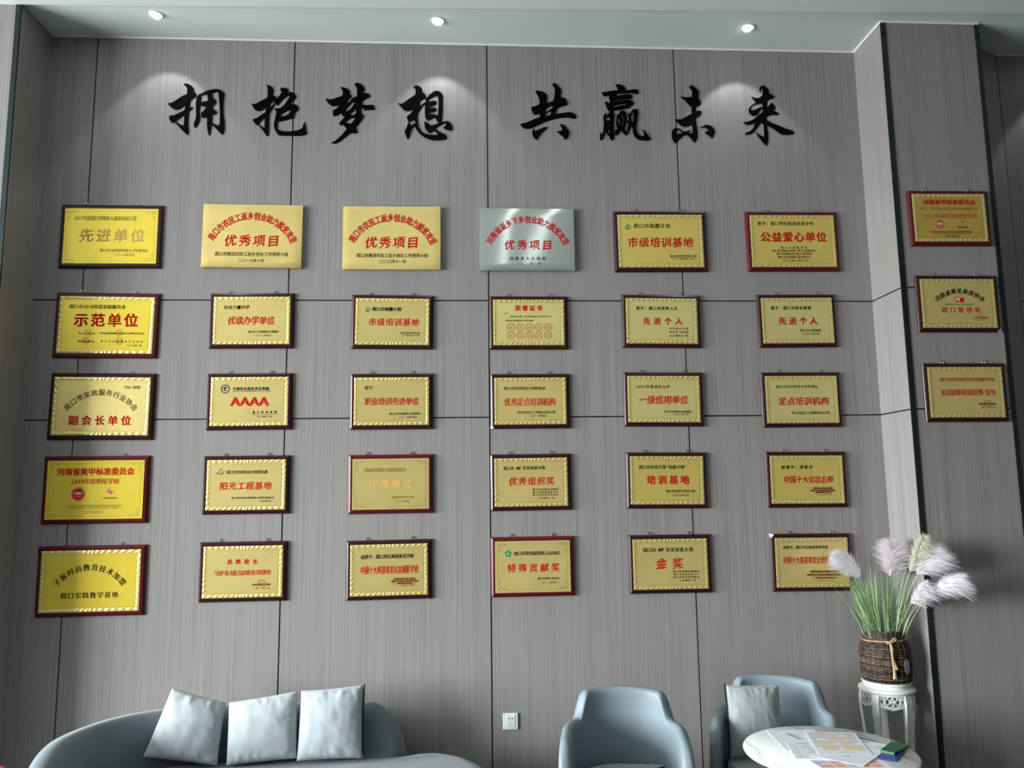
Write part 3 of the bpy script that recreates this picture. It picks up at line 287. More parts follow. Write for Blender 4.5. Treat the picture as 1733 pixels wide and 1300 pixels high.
 ('54', 2.6863, 1.4198, 0.4925, 0.3455, 0.003, 'scroll', 'red', 'olive', [('周口市第四届残疾人运动会', -0.111, 0.162, 0.0767, 0.023, 'k', 's'), ('特殊贡献奖', -0.1573, 0.1647, -0.0073, 0.046, 'r', 'k'), ('周口市残疾人联合会', 0.0275, 0.1545, -0.07, 0.012, 'k', 'k'), ('二〇一二年五月', 0.0415, 0.1395, -0.0935, 0.012, 'k', 's')], [], [], [('flower', -0.144, 0.0767, 0.0205)]),
 ('55', 3.508, 1.4205, 0.497, 0.341, -0.0, 'flute', 'dark', 'olive', [('周口市', -0.164, -0.084, 0.084, 0.025, 'k', 's'), ("04'", -0.071, -0.039, 0.0835, 0.022, 'k', 'L'), ('美发技能大赛', -0.028, 0.141, 0.0835, 0.024, 'k', 's'), ('金奖', -0.105, 0.093, 0.0035, 0.061, 'r', 'k'), ('周口市劳动和社会保障局', 0.011, 0.17, -0.0445, 0.011, 'k', 's'), ('周口市商业贸易中心', 0.012, 0.17, -0.0615, 0.011, 'k', 's'), ('周口市美容美发协会', 0.012, 0.171, -0.0775, 0.012, 'k', 's'), ('二〇〇四年十一月', 0.05, 0.146, -0.0965, 0.012, 'k', 's')], [], [], None),
 ('56', 4.371, 1.4152, 0.495, 0.3395, -0.0071, 'flute', 'dark', 'olive', [('兹授予：周口世纪美容美发学校', -0.1766, 0.1014, 0.0895, 0.018, 'k', 'k'), ('中国十大美容美发化妆摄影名校', -0.1801, 0.1799, 0.0138, 0.0401, 'r', 'k'), ('中国美发美容协会化妆摄影专业委员会', -0.0186, 0.1604, -0.0538, 0.0101, 'k', 'b'), ('中国化妆艺术大赛组委会国际美容美发联合会', -0.0405, 0.1845, -0.0727, 0.01, 'k', 'b'), ('全国化妆师资格评审委员会', 0.0096, 0.1416, -0.0912, 0.009, 'k', 'b'), ('二〇〇七年十二月二十六日', 0.0138, 0.1268, -0.1083, 0.007, 'k', 'h')], [], [(0.0085, -0.0692, 0.024), (0.0695, -0.0698, 0.024), (0.1295, -0.0703, 0.024)], None),
 ('71', 5.1955, 3.4515, 0.498, 0.343, 0.006, 'flute', 'red', 'dull', [('河南美甲标准委员会', -0.1609, 0.1651, 0.0965, 0.032, 'r', 'b'), ('授予：周口世纪美容美发化妆摄影中专', -0.1802, 0.1818, 0.055, 0.021, 'n', 'h'), ('2017年度百家诚信名校', -0.1654, 0.1696, 0.011, 0.029, 'q', 'h'), ('中国美甲标准委员会', 0.0411, 0.1031, -0.0599, 0.009, 'k', 'h'), ('中华全国工商业联合会美容化妆品业商会美甲专业委员会', -0.13, 0.131, -0.088, 0.009, 'k', 'h'), ('NAIL COMMITTEE OF CHINA BEAUTY AND COSMETICS CHAMBER', -0.1131, 0.1209, -0.1, 0.005, 'k', 'l'), ('2017.1-2018.12', -0.0422, 0.0468, -0.1155, 0.01, 'k', 'l')], [], [], [('disc', -0.0677, -0.0411, 0.0295), ('bird', 0.0743, -0.0289, 0.0149)]),
 ('72', 5.2008, 2.927, 0.4995, 0.342, 0.0, 'flute', 'dark', 'olive', [('HAIRDRESSING BEAUTY ASSOCIATION', -0.0898, 0.0882, -0.007, 0.009, 'g', 'l'), ('周口联络处', -0.1168, 0.1362, -0.04, 0.033, 'r', 's'), ('二〇〇六年五月', 0.0752, 0.1712, -0.088, 0.013, 'k', 's')], [('河南省美发美容协会', (-0.1268, 0.028), (0.0112, 0.074), (0.1433, 0.028), 0.031, 'k', 'k')], [(0.1252, -0.085, 0.022)], [('flag', 0.0103, 0.022, 0.02)]),
 ('73', 5.1997, 2.399, 0.4955, 0.343, -0.002, 'flute', 'dark', 'olive', [('周口世纪美容美发化妆摄影学校', -0.1559, 0.1731, 0.074, 0.022, 'q', 'b'), ('周口市首届电视车模大赛化妆造型唯一指定单位', -0.1517, 0.1753, -0.0014, 0.037, 'r', 's'), ('河南省周口市电视台', 0.0634, 0.1724, -0.0688, 0.012, 'k', 's'), ('二零一一年三月', 0.0714, 0.1674, -0.0873, 0.011, 'k', 's')], [], [(0.1194, -0.0688, 0.0225)], None),
]
# ------------------------------------------------------------------ room shell
HC = 4.723; XL = -0.283; XR = 4.875; ZS = (0.0, 2.305, 3.028, HC); G = 0.0042
def panels(mb, us, zs, place):
    for i in range(len(us)-1):
        for j in range(len(zs)-1):
            u0, u1 = us[i]+(G if i else 0), us[i+1]-(G if i < len(us)-2 else 0)
            z0, z1 = zs[j]+(G if j else 0), zs[j+1]-(G if j < len(zs)-2 else 0)
            place(u0, u1, z0, z1)
mb = MB()
panels(mb, (XL, 0, 1.22, 2.44, 3.66, XR), ZS, lambda a, b2, c, d: mb.box((a, 0, c), (b2, 0.012, d)))
mb.mi = 1; mb.box((XL-0.1, 0.010, 0), (XR+0.1, 0.11, HC+0.1))
tag(mb.build('wall_back', ['laminate', 'seam']), kind='structure')
mb = MB()   # left pillar: return face and the face towards the room
panels(mb, (-0.345, 0), (0, HC), lambda a, b2, c, d: mb.box((XL-0.02, a, c), (XL, b2, d)))
mb.box((-7.05, -0.345, 0), (XL-0.02, -0.33, HC+0.1)); mb.box((-7.05, -0.33, 0), (XL-0.02, 0.11, HC+0.1))
tag(mb.build('wall_left', ['laminate', 'seam']), kind='structure')
mb = MB()   # right pillar
panels(mb, (-0.345, 0), ZS, lambda a, b2, c, d: mb.box((XR, a, c), (XR+0.012, b2, d)))
panels(mb, (XR, 5.500), ZS, lambda a, b2, c, d: mb.box((a, -0.345, c), (b2, -0.333, d)))
mb.mi = 1; mb.box((XR+0.010, -0.335, 0), (5.498, 0.1, HC+0.1))
tag(mb.build('wall_right', ['laminate', 'seam']), kind='structure')
mb = MB()   # recess beyond the pillar, with a splayed side
mb.prism([(5.499, -0.165), (5.849, 0.0), (5.849, 0.1), (5.499, 0.1)], 0, HC+0.1)
panels(mb, (5.853, 7.07, 8.0), ZS, lambda a, b2, c, d: mb.box((a, 0, c), (b2, 0.012, d)))
mb.mi = 1; mb.box((5.845, 0.010, 0), (8.1, 0.1, HC+0.1))
tag(mb.build('wall_recess', ['laminate', 'seam']), kind='structure')
mb = MB(); mb.box((-7.2, -12.2, -0.1), (8.1, 0.1, 0)); tag(mb.build('floor', 'floor_tile'), kind='structure')
mb = MB()   # niche ceiling
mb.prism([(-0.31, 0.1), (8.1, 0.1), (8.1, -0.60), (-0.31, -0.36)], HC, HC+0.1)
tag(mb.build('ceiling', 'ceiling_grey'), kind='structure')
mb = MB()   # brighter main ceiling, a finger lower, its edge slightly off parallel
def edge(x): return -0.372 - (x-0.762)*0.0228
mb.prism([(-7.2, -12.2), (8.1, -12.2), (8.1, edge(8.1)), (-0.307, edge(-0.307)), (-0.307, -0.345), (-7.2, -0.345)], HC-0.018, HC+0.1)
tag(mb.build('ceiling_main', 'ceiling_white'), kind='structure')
mb = MB()
mb.box((XL, -0.004, HC-0.009), (XR, 0.001, HC)); mb.box((XR-0.005, -0.349, HC-0.010), (XR, 0, HC)); mb.box((XR, -0.350, HC-0.010), (5.5, -0.344, HC)); mb.box((5.85, -0.004, HC-0.009), (8, 0.001, HC))
tag(mb.build('trim_1', 'caulk'), kind='structure')
for k, (x, sg) in enumerate(((XR, 1), (5.500, -1), (XL, -1))):   # black mirror-steel corner strips
    mb = MB(); x0, x1 = sorted((x-sg*0.002, x+sg*0.026))
    mb.box((x0, -0.349, 0), (x1, -0.344, HC-0.011)); x0, x1 = sorted((x-sg*0.002, x+sg*0.002)); mb.box((x0, -0.347, 0), (x1, -0.338, HC-0.011))
    tag(mb.build('trim_%d' % (k+2), 'black_mirror'), kind='structure')
# far walls with window openings (behind and beside the camera)
mb = MB()
mb.box((-7.2, -12.2, 0), (-7.0, -6.8, HC+0.1)); mb.box((-7.2, -1.0, 0), (-7.0, 0.1, HC+0.1)); mb.box((-7.2, -6.8, 0), (-7.0, -1.0, 0.25)); mb.box((-7.2, -6.8, 4.15), (-7.0, -1.0, HC+0.1))
tag(mb.build('wall_side', 'paint'), kind='structure')
mb = MB()
mb.box((-7.0, -12.2, 0), (8.1, -12.0, HC+0.1))
tag(mb.build('wall_front', 'paint'), kind='structure')
mb = MB(); mb.box((8.0, -12.0, 0), (8.1, 0, HC+0.1)); tag(mb.build('wall_end', 'paint'), kind='structure')
mb = MB()
for k in range(5):
    y = -6.8+k*1.45; mb.box((-7.09, y-0.05, 0.25), (-7.0, y+0.05, 4.15))
for z in (0.25, 2.9, 4.09): mb.box((-7.09, -6.8, z), (-7.0, -1.0, z+0.06))
tag(mb.build('window_1', 'window_frame'), kind='structure')
dr = MB(); dr.box((5.75, -0.016, 0), (6.75, 0.004, 2.31)); dr.mi = 1; dr.box((5.80, -0.022, 0.02), (6.70, -0.012, 2.26))
tag(dr.build('door_1', ['black_mirror', 'dark_glass']), kind='structure')

# ------------------------------------------------------------------ ceiling downlights
SP = [(0.449, 'small round ceiling downlight above the first brush character, leftmost of the row', 0.16, -0.10),
      (2.135, 'round ceiling downlight in the middle, above the fourth brush character', 0.06, -0.12),
      (4.071, 'round ceiling downlight nearest the right pillar, above the last two brush characters', -0.16, -0.12),
      (6.30, 'round ceiling downlight past the right pillar, beyond the picture edge', -0.1, -0.12)]
for x, lab, ty, tx in SP:
    t = empty('downlight', (x, -0.250, HC)); tag(t, lab, 'ceiling light', 'recessed downlights over the wall')
    mb = MB(); mb.lathe([(0.031, 0.0), (0.031, -0.003), (0.036, -0.006), (0.041, -0.004), (0.042, 0.0)], 36); mb.build('trim_ring', 'lamp_trim', t, smooth=True)
    mb = MB(); mb.lathe([(0.030, -0.001), (0.030, -0.008), (0.026, -0.014), (0.0, -0.016)], 32); o = mb.build('lens', 'lamp_lens', t, smooth=True)
    o.rotation_euler = (tx, ty, 0)
    l = bpy.data.lights.new('downlight_beam', 'SPOT'); l.energy = 9; l.color = (0.88, 0.92, 1.0); l.spot_size = math.radians(80); l.spot_blend = 0.22; l.shadow_soft_size = 0.02
    lo = bpy.data.objects.new('downlight_beam', l); COL.objects.link(lo); lo.parent = t; lo.location = (0, 0, -0.03); lo.rotation_euler = (math.radians(12), 0, 0)

for x, lab in ((2.74, 'left one of two slim ceiling strip lamps'), (3.12, 'right one of two slim ceiling strip lamps')):
    mb = MB(); mb.box((x-0.03, -5.6, HC-0.030), (x+0.03, -1.5, HC-0.016)); tag(mb.build('strip_light', 'lamp_strip'), lab+' running towards the plaque wall', 'ceiling light', 'ceiling strip lamps')

# ------------------------------------------------------------------ lettering
GC = {}
def glyph(txt, off, res=2):
    key = (txt, off)
    if key in GC: return GC[key]
    cu = bpy.data.curves.new('g', 'FONT'); cu.body = txt; cu.size = 1.0; cu.offset = off; cu.resolution_u = res; cu.fill_mode = 'FRONT'
    o = bpy.data.objects.new('g', cu); COL.objects.link(o)
    dg = bpy.context.evaluated_depsgraph_get(); me = bpy.data.meshes.new_from_object(o.evaluated_get(dg))
    r = ([(v.co.x, v.co.y) for v in me.vertices], [tuple(p.vertices) for p in me.polygons])
    bpy.data.objects.remove(o); bpy.data.curves.remove(cu); bpy.data.meshes.remove(me)
    GC[key] = r
    return r
ST = {'s': [(-.026, 0), (.026, 0)], 'h': [(-.014, -.010), (.014, .010)], 'b': [(-.032, -.022), (.032, .022), (-.032, .022), (.032, -.022)], 'k': [(-.026, -.020), (.026, .022), (0, 0)]}
def put(mb, ch, fx, style, y):
    shifts = ST[style]; V, F = glyph(ch, 0.0)
    if not V: return
    for q, (dx, dz) in enumerate(shifts):
        vs = []
        for (a, b2) in V:
            u, w = a+dx-0.5, b2+dz-0.38
            if style == 'k': u, w = u+0.06*w, w+0.09*u
            X, Z = fx(u, w); vs.append((X, y-0.00012*q, Z))
        mb.add(vs, F)
def asc(c): return ord(c) < 128 or c in '“”·'
def text_line(mb, txt, x0, x1, z, h, style, y):
    if style in 'lL':
        V, F = glyph(txt, 0.0)
        xs = [v[0] for v in V]; zs = [v[1] for v in V]; a, b2, c, d = min(xs), max(xs), min(zs), max(zs)
        for q, e in enumerate((-.045, 0, .045) if style == 'L' else (-.012, .012)):
            mb.add([(x0+(vx+e-a)/(b2-a)*(x1-x0), y-0.00012*q, z+((vz-c)/(d-c)-0.5)*h) for vx, vz in V], F)
        return
    W_ = [0.58 if asc(c) else 1.0 for c in txt]; cell = (x1-x0)/sum(W_); em = h/0.90; gw = min(em, cell*1.04); x = x0
    for c, w in zip(txt, W_):
        cx = x+cell*w/2; x += cell*w
        if c == ' ': continue
        sh = 0.0
        if asc(c):
            vv = glyph(c, 0.0)[0]; sh = 0.5-(min(v[0] for v in vv)+max(v[0] for v in vv))/2
        put(mb, c, lambda u, wv: (cx+(u+sh)*gw, z+wv*em), style, y)
def arc_line(mb, txt, p0, p1, p2, h, style, y):
    (ax, ay), (bx, by), (cx_, cy_) = p0, p1, p2
    d = 2*(ax*(by-cy_)+bx*(cy_-ay)+cx_*(ay-by))
    ux = ((ax*ax+ay*ay)*(by-cy_)+(bx*bx+by*by)*(cy_-ay)+(cx_*cx_+cy_*cy_)*(ay-by))/d
    uy = ((ax*ax+ay*ay)*(cx_-bx)+(bx*bx+by*by)*(ax-cx_)+(cx_*cx_+cy_*cy_)*(bx-ax))/d
    R_ = math.hypot(ax-ux, ay-uy); a0 = math.atan2(ay-uy, ax-ux); a1 = math.atan2(cy_-uy, cx_-ux); n = len(txt)
    em = h/0.90; gw = min(em, abs(a1-a0)*R_/(n-1)*0.98)
    for i, c in enumerate(txt):
        a = a0+(a1-a0)*i/(n-1); px, pz = ux+R_*math.cos(a), uy+R_*math.sin(a); r = a-PI/2; cr, sr = math.cos(r), math.sin(r)
        put(mb, c, lambda u, w: (px+u*gw*cr-w*em*sr, pz+u*gw*sr+w*em*cr), style, y)
def flat_ring(mb, cx, cz, r0, r1, y, seg=28, a0=0, a1=2*PI):
    vs = []; n = seg
    for i in range(n+1):
        a = a0+(a1-a0)*i/n; vs += [(cx+r0*math.cos(a), y, cz+r0*math.sin(a)), (cx+r1*math.cos(a), y, cz+r1*math.sin(a))]
    mb.add(vs, [(2*i, 2*i+1, 2*i+3, 2*i+2) for i in range(n)])
def flat_poly(mb, pts, y): mb.add([(x, y, z) for x, z in pts], [tuple(range(len(pts)))])
def ell(cx, cz, a, b2, rot, n=14):
    return [(cx+a*math.cos(t)*math.cos(rot)-b2*math.sin(t)*math.sin(rot), cz+a*math.cos(t)*math.sin(rot)+b2*math.sin(t)*math.cos(rot)) for t in [2*PI*i/n for i in range(n)]]
def ribbon(mb, pts, ws, y):
    vs = []
    for i, (x, z) in enumerate(pts):
        x0, z0 = pts[max(i-1, 0)]; x1, z1 = pts[min(i+1, len(pts)-1)]; dx, dz = x1-x0, z1-z0; L = math.hypot(dx, dz) or 1
        nx, nz = -dz/L*ws[i], dx/L*ws[i]; vs += [(x-nx, y, z-nz), (x+nx, y, z+nz)]
    mb.add(vs, [(2*i, 2*i+1, 2*i+3, 2*i+2) for i in range(len(pts)-1)])
def star(cx, cz, r): return [(cx+(r if i % 2 == 0 else r*.4)*math.sin(PI*i/5), cz+(r if i % 2 == 0 else r*.4)*math.cos(PI*i/5)) for i in range(10)]

# ------------------------------------------------------------------ plaques
LAB = {
'11': 'dark framed gold plaque with faded writing at the upper left corner of the plaques',
'12': 'unframed brass plaque with a red arch of writing, dated twenty nineteen, left of two alike',
'13': 'unframed brass plaque with a red arch of writing, dated twenty twenty, right of two alike',
'14': 'silver unframed plaque with a red arch of writing',
'15': 'dark framed gold plaque with a small leaf emblem beside the silver plaque',
'16': 'red framed gold plaque with bold red writing at the right end of the top row',
'21': 'red framed gold plaque with big red writing above four round red seals',
'22': 'dark framed pale gold plaque with orange red writing under the left brass plaque',
'23': 'dark framed pale gold plaque with a green leaf emblem under the right brass plaque',
'24': 'certificate plaque with ten round red seals in two rows under the silver plaque',
'25': 'dark framed gold plaque with four red characters right of the ten seal certificate',
'26': 'dark framed gold plaque with four red characters at the right end of the second row',
'31': 'dark framed gold plaque with a black arch of writing and number 008',
'32': 'dark framed plaque with four big red letters A',
'33': 'dark framed plaque with eight red characters right of the plaque reading AAAA',
'34': 'dark framed olive plaque with a white lower left corner, below the ten seal certificate',
'35': 'dark framed gold plaque whose top line begins with 2007',
'36': 'dark framed gold plaque at the right end of the third row',
'41': 'red framed bright gold plaque with a red disc and a pink bird emblem',
'42': 'dark framed gold plaque with a small red sun emblem in the fourth row',
'43': 'red framed plaque with faded orange writing and scrolled corners',
'44': 'dark framed olive plaque with five red characters right of the faded red framed one',
'45': 'dark framed gold plaque with four thick red characters in the fourth row',
'46': 'dark framed gold plaque with thin red writing at the right end of the fourth row',
'51': 'red framed bright gold plaque with only black writing above the left sofa end',
'52': 'dark framed pale plaque with two red lines and one round seal in the bottom row',
'53': 'dark framed pale plaque with tall thin red writing, above the rightmost sofa cushion',
'54': 'red framed olive plaque with a green flower emblem',
'55': 'dark framed plaque with two large red characters reading gold award',
'56': 'dark framed plaque partly hidden behind the white grass plumes',
'71': 'dull gold plaque with a brown red disc, topmost of three on the right pillar',
'72': 'gold plaque with a red flag emblem, middle of three on the right pillar',
'73': 'gold plaque with narrow red writing, lowest of three on the right pillar'}
hang_me = None
def plate_flute(mb, w, h, yb, yf, bw):
    # radiating ridges round the edge of the plate, flat field inside
    nx, nz = 30, 20
    sq = lambda i, n_: math.copysign(abs(2*i/n_-1)**1.25, 2*i/n_-1)     # closer together towards the middle of each side
    def per(ww, hh):
        P = [(ww*sq(i, nx), -hh) for i in range(nx)] + [(ww, hh*sq(i, nz)) for i in range(nz)] + [(-ww*sq(i, nx), hh) for i in range(nx)] + [(-ww, -hh*sq(i, nz)) for i in range(nz)]
        return P
    O = per(w, h); I = per(w-bw, h-bw); n = len(O); vs = []; fs = []
    for i in range(n):
        d = 0.0024 if i % 2 else 0.0
        vs += [(O[i][0], yb, O[i][1]), (O[i][0], yf-0.001+d*0.6, O[i][1]), ((O[i][0]+I[i][0])/2, yf-0.0026+d, (O[i][1]+I[i][1])/2), (I[i][0], yf, I[i][1])]
    for i in range(n):
        j = (i+1) % n
        for k in range(3): fs.append((4*i+k, 4*j+k, 4*j+k+1, 4*i+k+1))
    mb.mi = 2; mb.add(vs, fs); mb.mi = 0
    mb.add([(-w+bw, yf, -h+bw), (w-bw, yf, -h+bw), (w-bw, yf, h-bw), (-w+bw, yf, h-bw)], [(0, 1, 2, 3)])
def line_frame(mb, w, h, y, t):
    for a, b2 in (((-w, -h), (w, -h+t)), ((-w, h-t), (w, h)), ((-w, -h+t), (-w+t, h-t)), ((w-t, -h+t), (w, h-t))):
        mb.add([(a[0], y, a[1]), (b2[0], y, a[1]), (b2[0], y, b2[1]), (a[0], y, b2[1])], [(0, 1, 2, 3)])
CN = {'r': 'R', 'k': 'K', 'n': 'N', 'o': 'O', 'q': 'Q', 'g': 'G'}
CL = {'R': 'red lettering', 'K': 'black lettering', 'N': 'faded brown lettering', 'O': 'faded orange lettering', 'Q': 'dull red lettering', 'G': 'green lettering'}
for (pid, cx, cz, w, h, rot, style, board, gmat, texts, arcs, seals, emb) in PLAQUES:
    yp = -0.345 if pid[0] == '7' else 0.0
    t = empty('award_plaque', (cx+math.sin(rot)*h/2, yp, cz-math.cos(rot)*h/2), (0, -rot, 0))
    tag(t, LAB[pid], 'plaque', 'award plaques on the wall')
    def fin(o): o.location.z = h/2; return o
    W2, H2 = w/2, h/2
    if style == 'tray':
        mb = MB(); nx, nz = 24, 16; d = 0.026
        rng = random.Random(int(pid)); bow = [(rng.uniform(-1, 1)*W2, rng.uniform(-1, 1)*H2, rng.uniform(.05, .14), rng.uniform(-.0022, .0022)) for _ in range(5)]
        corners = [(sx*W2, sz*H2, 0.10, -0.004*rng.random()) for sx in (-1, 1) for sz in (-1, 1)]
        rows = []
        def sheet_y(x, z):
            if pid == '14': return -d+0.00018*math.sin(x*21+0.6)
            return -d+sum(a_*math.exp(-((x-bx)**2+(z-bz)**2)/(2*s_*s_)) for bx, bz, s_, a_ in bow+corners)
        for i in range(nx+1):
            col = []
            for j in range(nz+1):
                x = -W2+w*i/nx; z = -H2+h*j/nz
                e = min(W2-abs(x), H2-abs(z)); yy = -d + (0.002 if e < 1e-6 else 0)
                if pid == '14': yy += 0.00018*math.sin(x*21+0.6)*(1 if e > 1e-6 else 0)
                else:
                    for bx, bz, s_, a_ in bow+corners: yy += a_*math.exp(-((x-bx)**2+(z-bz)**2)/(2*s_*s_))*(1 if e > 1e-6 else 0)
                col.append((x, yy, z))
            rows.append(col)
        mb.grid(rows)
        n = nx; ring = [rows[i][0] for i in range(nx+1)]+[rows[nx][j] for j in range(1, nz+1)]+[rows[i][nz] for i in range(nx-1, -1, -1)]+[rows[0][j] for j in range(nz-1, 0, -1)]
        k = len(ring); mb.add(ring+[(x, 0, z) for x, y, z in ring], [(i, (i+1) % k, k+(i+1) % k, k+i) for i in range(k)])
        face = fin(mb.build('tray', gmat, t, smooth=True, angle=0.8)); yt = 0.0
    else:
        mb = MB(); bv = 0.012; D1, D2 = -0.009, -0.019
        vs = []
        for (a, b2, y) in ((W2, H2, 0), (W2, H2, D1), (W2-0.003, H2-0.003, D1-0.004), (W2-bv, H2-bv, D2)):
            vs += [(-a, y, -b2), (a, y, -b2), (a, y, b2), (-a, y, b2)]
        fs = [(0, 1, 2, 3), (12, 13, 14, 15)]
        for k in range(3):
            for i in range(4): fs.append((4*k+i, 4*k+(i+1) % 4, 4*k+4+(i+1) % 4, 4*k+4+i))
        mb.add(vs, fs); fin(mb.build('backing_board', 'frame_'+board, t))
        ins = 0.024 if w < 0.55 else 0.026
        pw, ph = W2-ins, H2-ins; yf = D2-0.0035; mb = MB()
        if style == 'flute':
            plate_flute(mb, pw, ph, D2+0.001, yf, 0.019)
            mb.mi = 1; line_frame(mb, pw-0.024, ph-0.024, yf-0.0002, 0.0011)
        else:
            mb.box((-pw, yf, -ph), (pw, D2+0.001, ph)); mb.mi = 1
            line_frame(mb, pw-0.016, ph-0.016, yf-0.0002, 0.0011)
            for sx in (-1, 1):
                for sz in (-1, 1):
                    for (dx, dz, r0, a0) in ((.030, .030, .012, 0), (.050, .024, .008, 1.2), (.024, .050, .008, 2.5), (.066, .021, .005, .5), (.021, .066, .005, 2)):
                        X, Z = sx*(pw-dx), sz*(ph-dz)
                        ribbon(mb, [(X+r0*(1-i/14)*math.cos(a0+i*.5)*sx, Z+r0*(1-i/14)*math.sin(a0+i*.5)*sz) for i in range(12)], [.0012+.0006*math.sin(i*.9) for i in range(12)], yf-0.0003)
        face = fin(mb.build('plate', [gmat, 'line', 'flute'], t)); yt = yf-0.0006
        for sx in (-.52, .52):
            if hang_me is None:
                mb = MB(); mb.tube([(0.0085*math.cos(a), -0.005, 0.005+0.0095*math.sin(a)) for a in [2*PI*i/14 for i in range(14)]], 0.0017, 6, True)
                mb.tube([(0, 0.0, 0.0135), (0, -0.009, 0.0138)], 0.0032, 8)
                o = mb.build('hanger', 'steel', t, smooth=True); hang_me = o.data
            else:
                o = bpy.data.objects.new('hanger', hang_me); COL.objects.link(o); o.parent = t
            o.location = (sx*W2+random.uniform(-.01, .01), 0, h)
        cg = {'34': [(-1, -1)], '72': [(1, -1)], '56': [(-1, 1), (1, -1)]}.get(pid, [])
        for sx, sz in cg:
            mb = MB(); X, Z = sx*(W2+0.001), sz*(H2+0.001); q = 0.022
            vs = [(X, -0.0005, Z), (X-sx*q, -0.0005, Z), (X, -0.0005, Z-sz*q), (X, -0.0125, Z), (X-sx*q, -0.0205, Z-sz*.006), (X-sx*.006, -0.0205, Z-sz*q)]
            mb.add(vs, [(0, 1, 2), (3, 5, 4), (0, 3, 4, 1), (0, 2, 5, 3), (1, 4, 5, 2)]); tag(fin(mb.build('corner_guard', 'white_plastic', t)), 'white plastic corner guard')
    def drape(mb):
        if style == 'tray': mb.v = [(x, y+sheet_y(x, z)-0.0009, z) for x, y, z in mb.v]
    for (txt, x0, x1, z, hh, c, st) in texts:
        mb = MB(); text_line(mb, txt, x0, x1, z, hh, st, yt); drape(mb); tag(mb.build('lettering', CN[c], face, recalc=False), CL[CN[c]])
    for (txt, p0, p1, p2, hh, c, st) in arcs:
        mb = MB(); arc_line(mb, txt, p0, p1, p2, hh, st, yt); drape(mb); tag(mb.build('lettering', CN[c], face, recalc=False), CL[CN[c]]+' in an arch')
    for (sx, sz, r) in seals:
        mb = MB(); flat_ring(mb, sx, sz, r*.90, r, yt-0.0005); flat_poly(mb, star(sx, sz, r*.30), yt-0.0005)
        for i in range(9):
            a = PI*(-.15+1.3*i/8); flat_poly(mb, ell(sx+r*.68*math.cos(a), sz+r*.68*math.sin(a), r*.12, r*.07, a+PI/2+(i % 3)*.4, 6), yt-0.0005)
        flat_poly(mb, [(sx-r*.4, sz-r*.5), (sx+r*.4, sz-r*.5), (sx+r*.4, sz-r*.40), (sx-r*.4, sz-r*.40)], yt-0.0005)
        tag(mb.build('seal', 'Q', face, recalc=False), 'round red seal')
    for (k, ex, ez, r) in (emb or []):
        mb = MB(); y = yt; ms = ['G']
        if k == 'drop':
            ms = ['G', 'K']; flat_ring(mb, ex, ez-r*.2, r*.62, r*.85, y, 20, PI*.75, PI*2.25)
            ribbon(mb, [(ex-r*.1+r*.25*math.sin(i*.45), ez-r*.7+r*1.5*i/9) for i in range(10)], [r*.16*math.sin(PI*(i+.4)/10) for i in range(10)], y)
            flat_poly(mb, ell(ex-r*.35, ez+r*.1, r*.38, r*.14, 1.1), y); mb.mi = 1; flat_ring(mb, ex, ez-r*.2, r*.85, r, y, 14, PI*1.05, PI*1.6)
        elif k == 'ring':
            ms = ['NB']; flat_ring(mb, ex, ez, r*.76, r, y, 40); flat_ring(mb, ex+r*.05, ez, r*.2, r*.46, y, 16, PI*.45, PI*1.75); flat_poly(mb, ell(ex+r*.1, ez+r*.25, r*.35, r*.12, .5), y)
            ribbon(mb, [(ex-r*.4+r*.09*i, ez-r*.1+r*.45*math.sin(i*.32)) for i in range(9)], [r*.10*math.sin(PI*(i+.5)/9) for i in range(9)], y)
        elif k == 'disc':
            ms = ['Q' if pid == '71' else 'R', 'WHT']; flat_poly(mb, ell(ex, ez, r, r, 0, 36), y)
            mb.mi = 1; text_line(mb, 'CBC', ex-r*.62, ex+r*.62, ez+r*.12, r*.45, 'L', y-.0003); flat_ring(mb, ex, ez, r*.84, r*.88, y-.0003, 36)
            flat_poly(mb, [(ex-r*.45, ez-r*.36), (ex+r*.45, ez-r*.36), (ex+r*.45, ez-r*.31), (ex-r*.45, ez-r*.31)], y-.0003)
        elif k == 'bird':
            ms = ['N' if pid == '71' else 'PK']
            for (dx, dz, a, b2, rr) in ((-.45, .0, .45, .13, 2.6), (-.32, .25, .5, .15, 2.2), (-.02, .42, .55, .16, 1.75), (.25, -.1, .35, .2, 2.4)):
                flat_poly(mb, ell(ex+dx*r, ez+dz*r, a*r, b2*r, rr), y)
            ribbon(mb, [(ex+r*(.15+.1*i), ez+r*(-.5+.13*i)) for i in range(8)], [r*.08*(1-i/8)+r*.01 for i in range(8)], y)
        elif k == 'sun':
            ms = ['R', 'NB']; flat_ring(mb, ex+r*.1, ez+r*.4, r*.16, r*.28, y, 20); mb.mi = 1
            for pts in ([(-1, -.55), (-.6, -.35), (-.2, 0), (-.5, -.3)], [(-.5, -.45), (-.2, -.6), (.2, -.5), (.55, -.1)], [(.35, -.7), (.6, -.45), (.8, 0), (.95, .3)]):
                ribbon(mb, [(ex+a*r, ez+b2*r) for a, b2 in pts], [r*.03, r*.09, r*.09, r*.02], y)
        elif k == 'flower':
            ms = ['G', gmat]
            for i in range(5):
                a = PI/2+i*2*PI/5; flat_poly(mb, ell(ex+r*.58*math.cos(a), ez+r*.58*math.sin(a), r*.42, r*.38, a), y-.0001*i)
            mb.mi = 1; flat_poly(mb, star(ex, ez, r*.5), y-.001)
        elif k == 'flag':
            ms = ['R', 'WHT']
            flat_poly(mb, [(ex-r*1.6, ez+r*.9), (ex-r*.6, ez+r*.7), (ex-r*.2, ez+r*.75), (ex-r*.2, ez-r*.75), (ex-r*.7, ez-r*.7), (ex-r*1.5, ez-r*.9)], y)
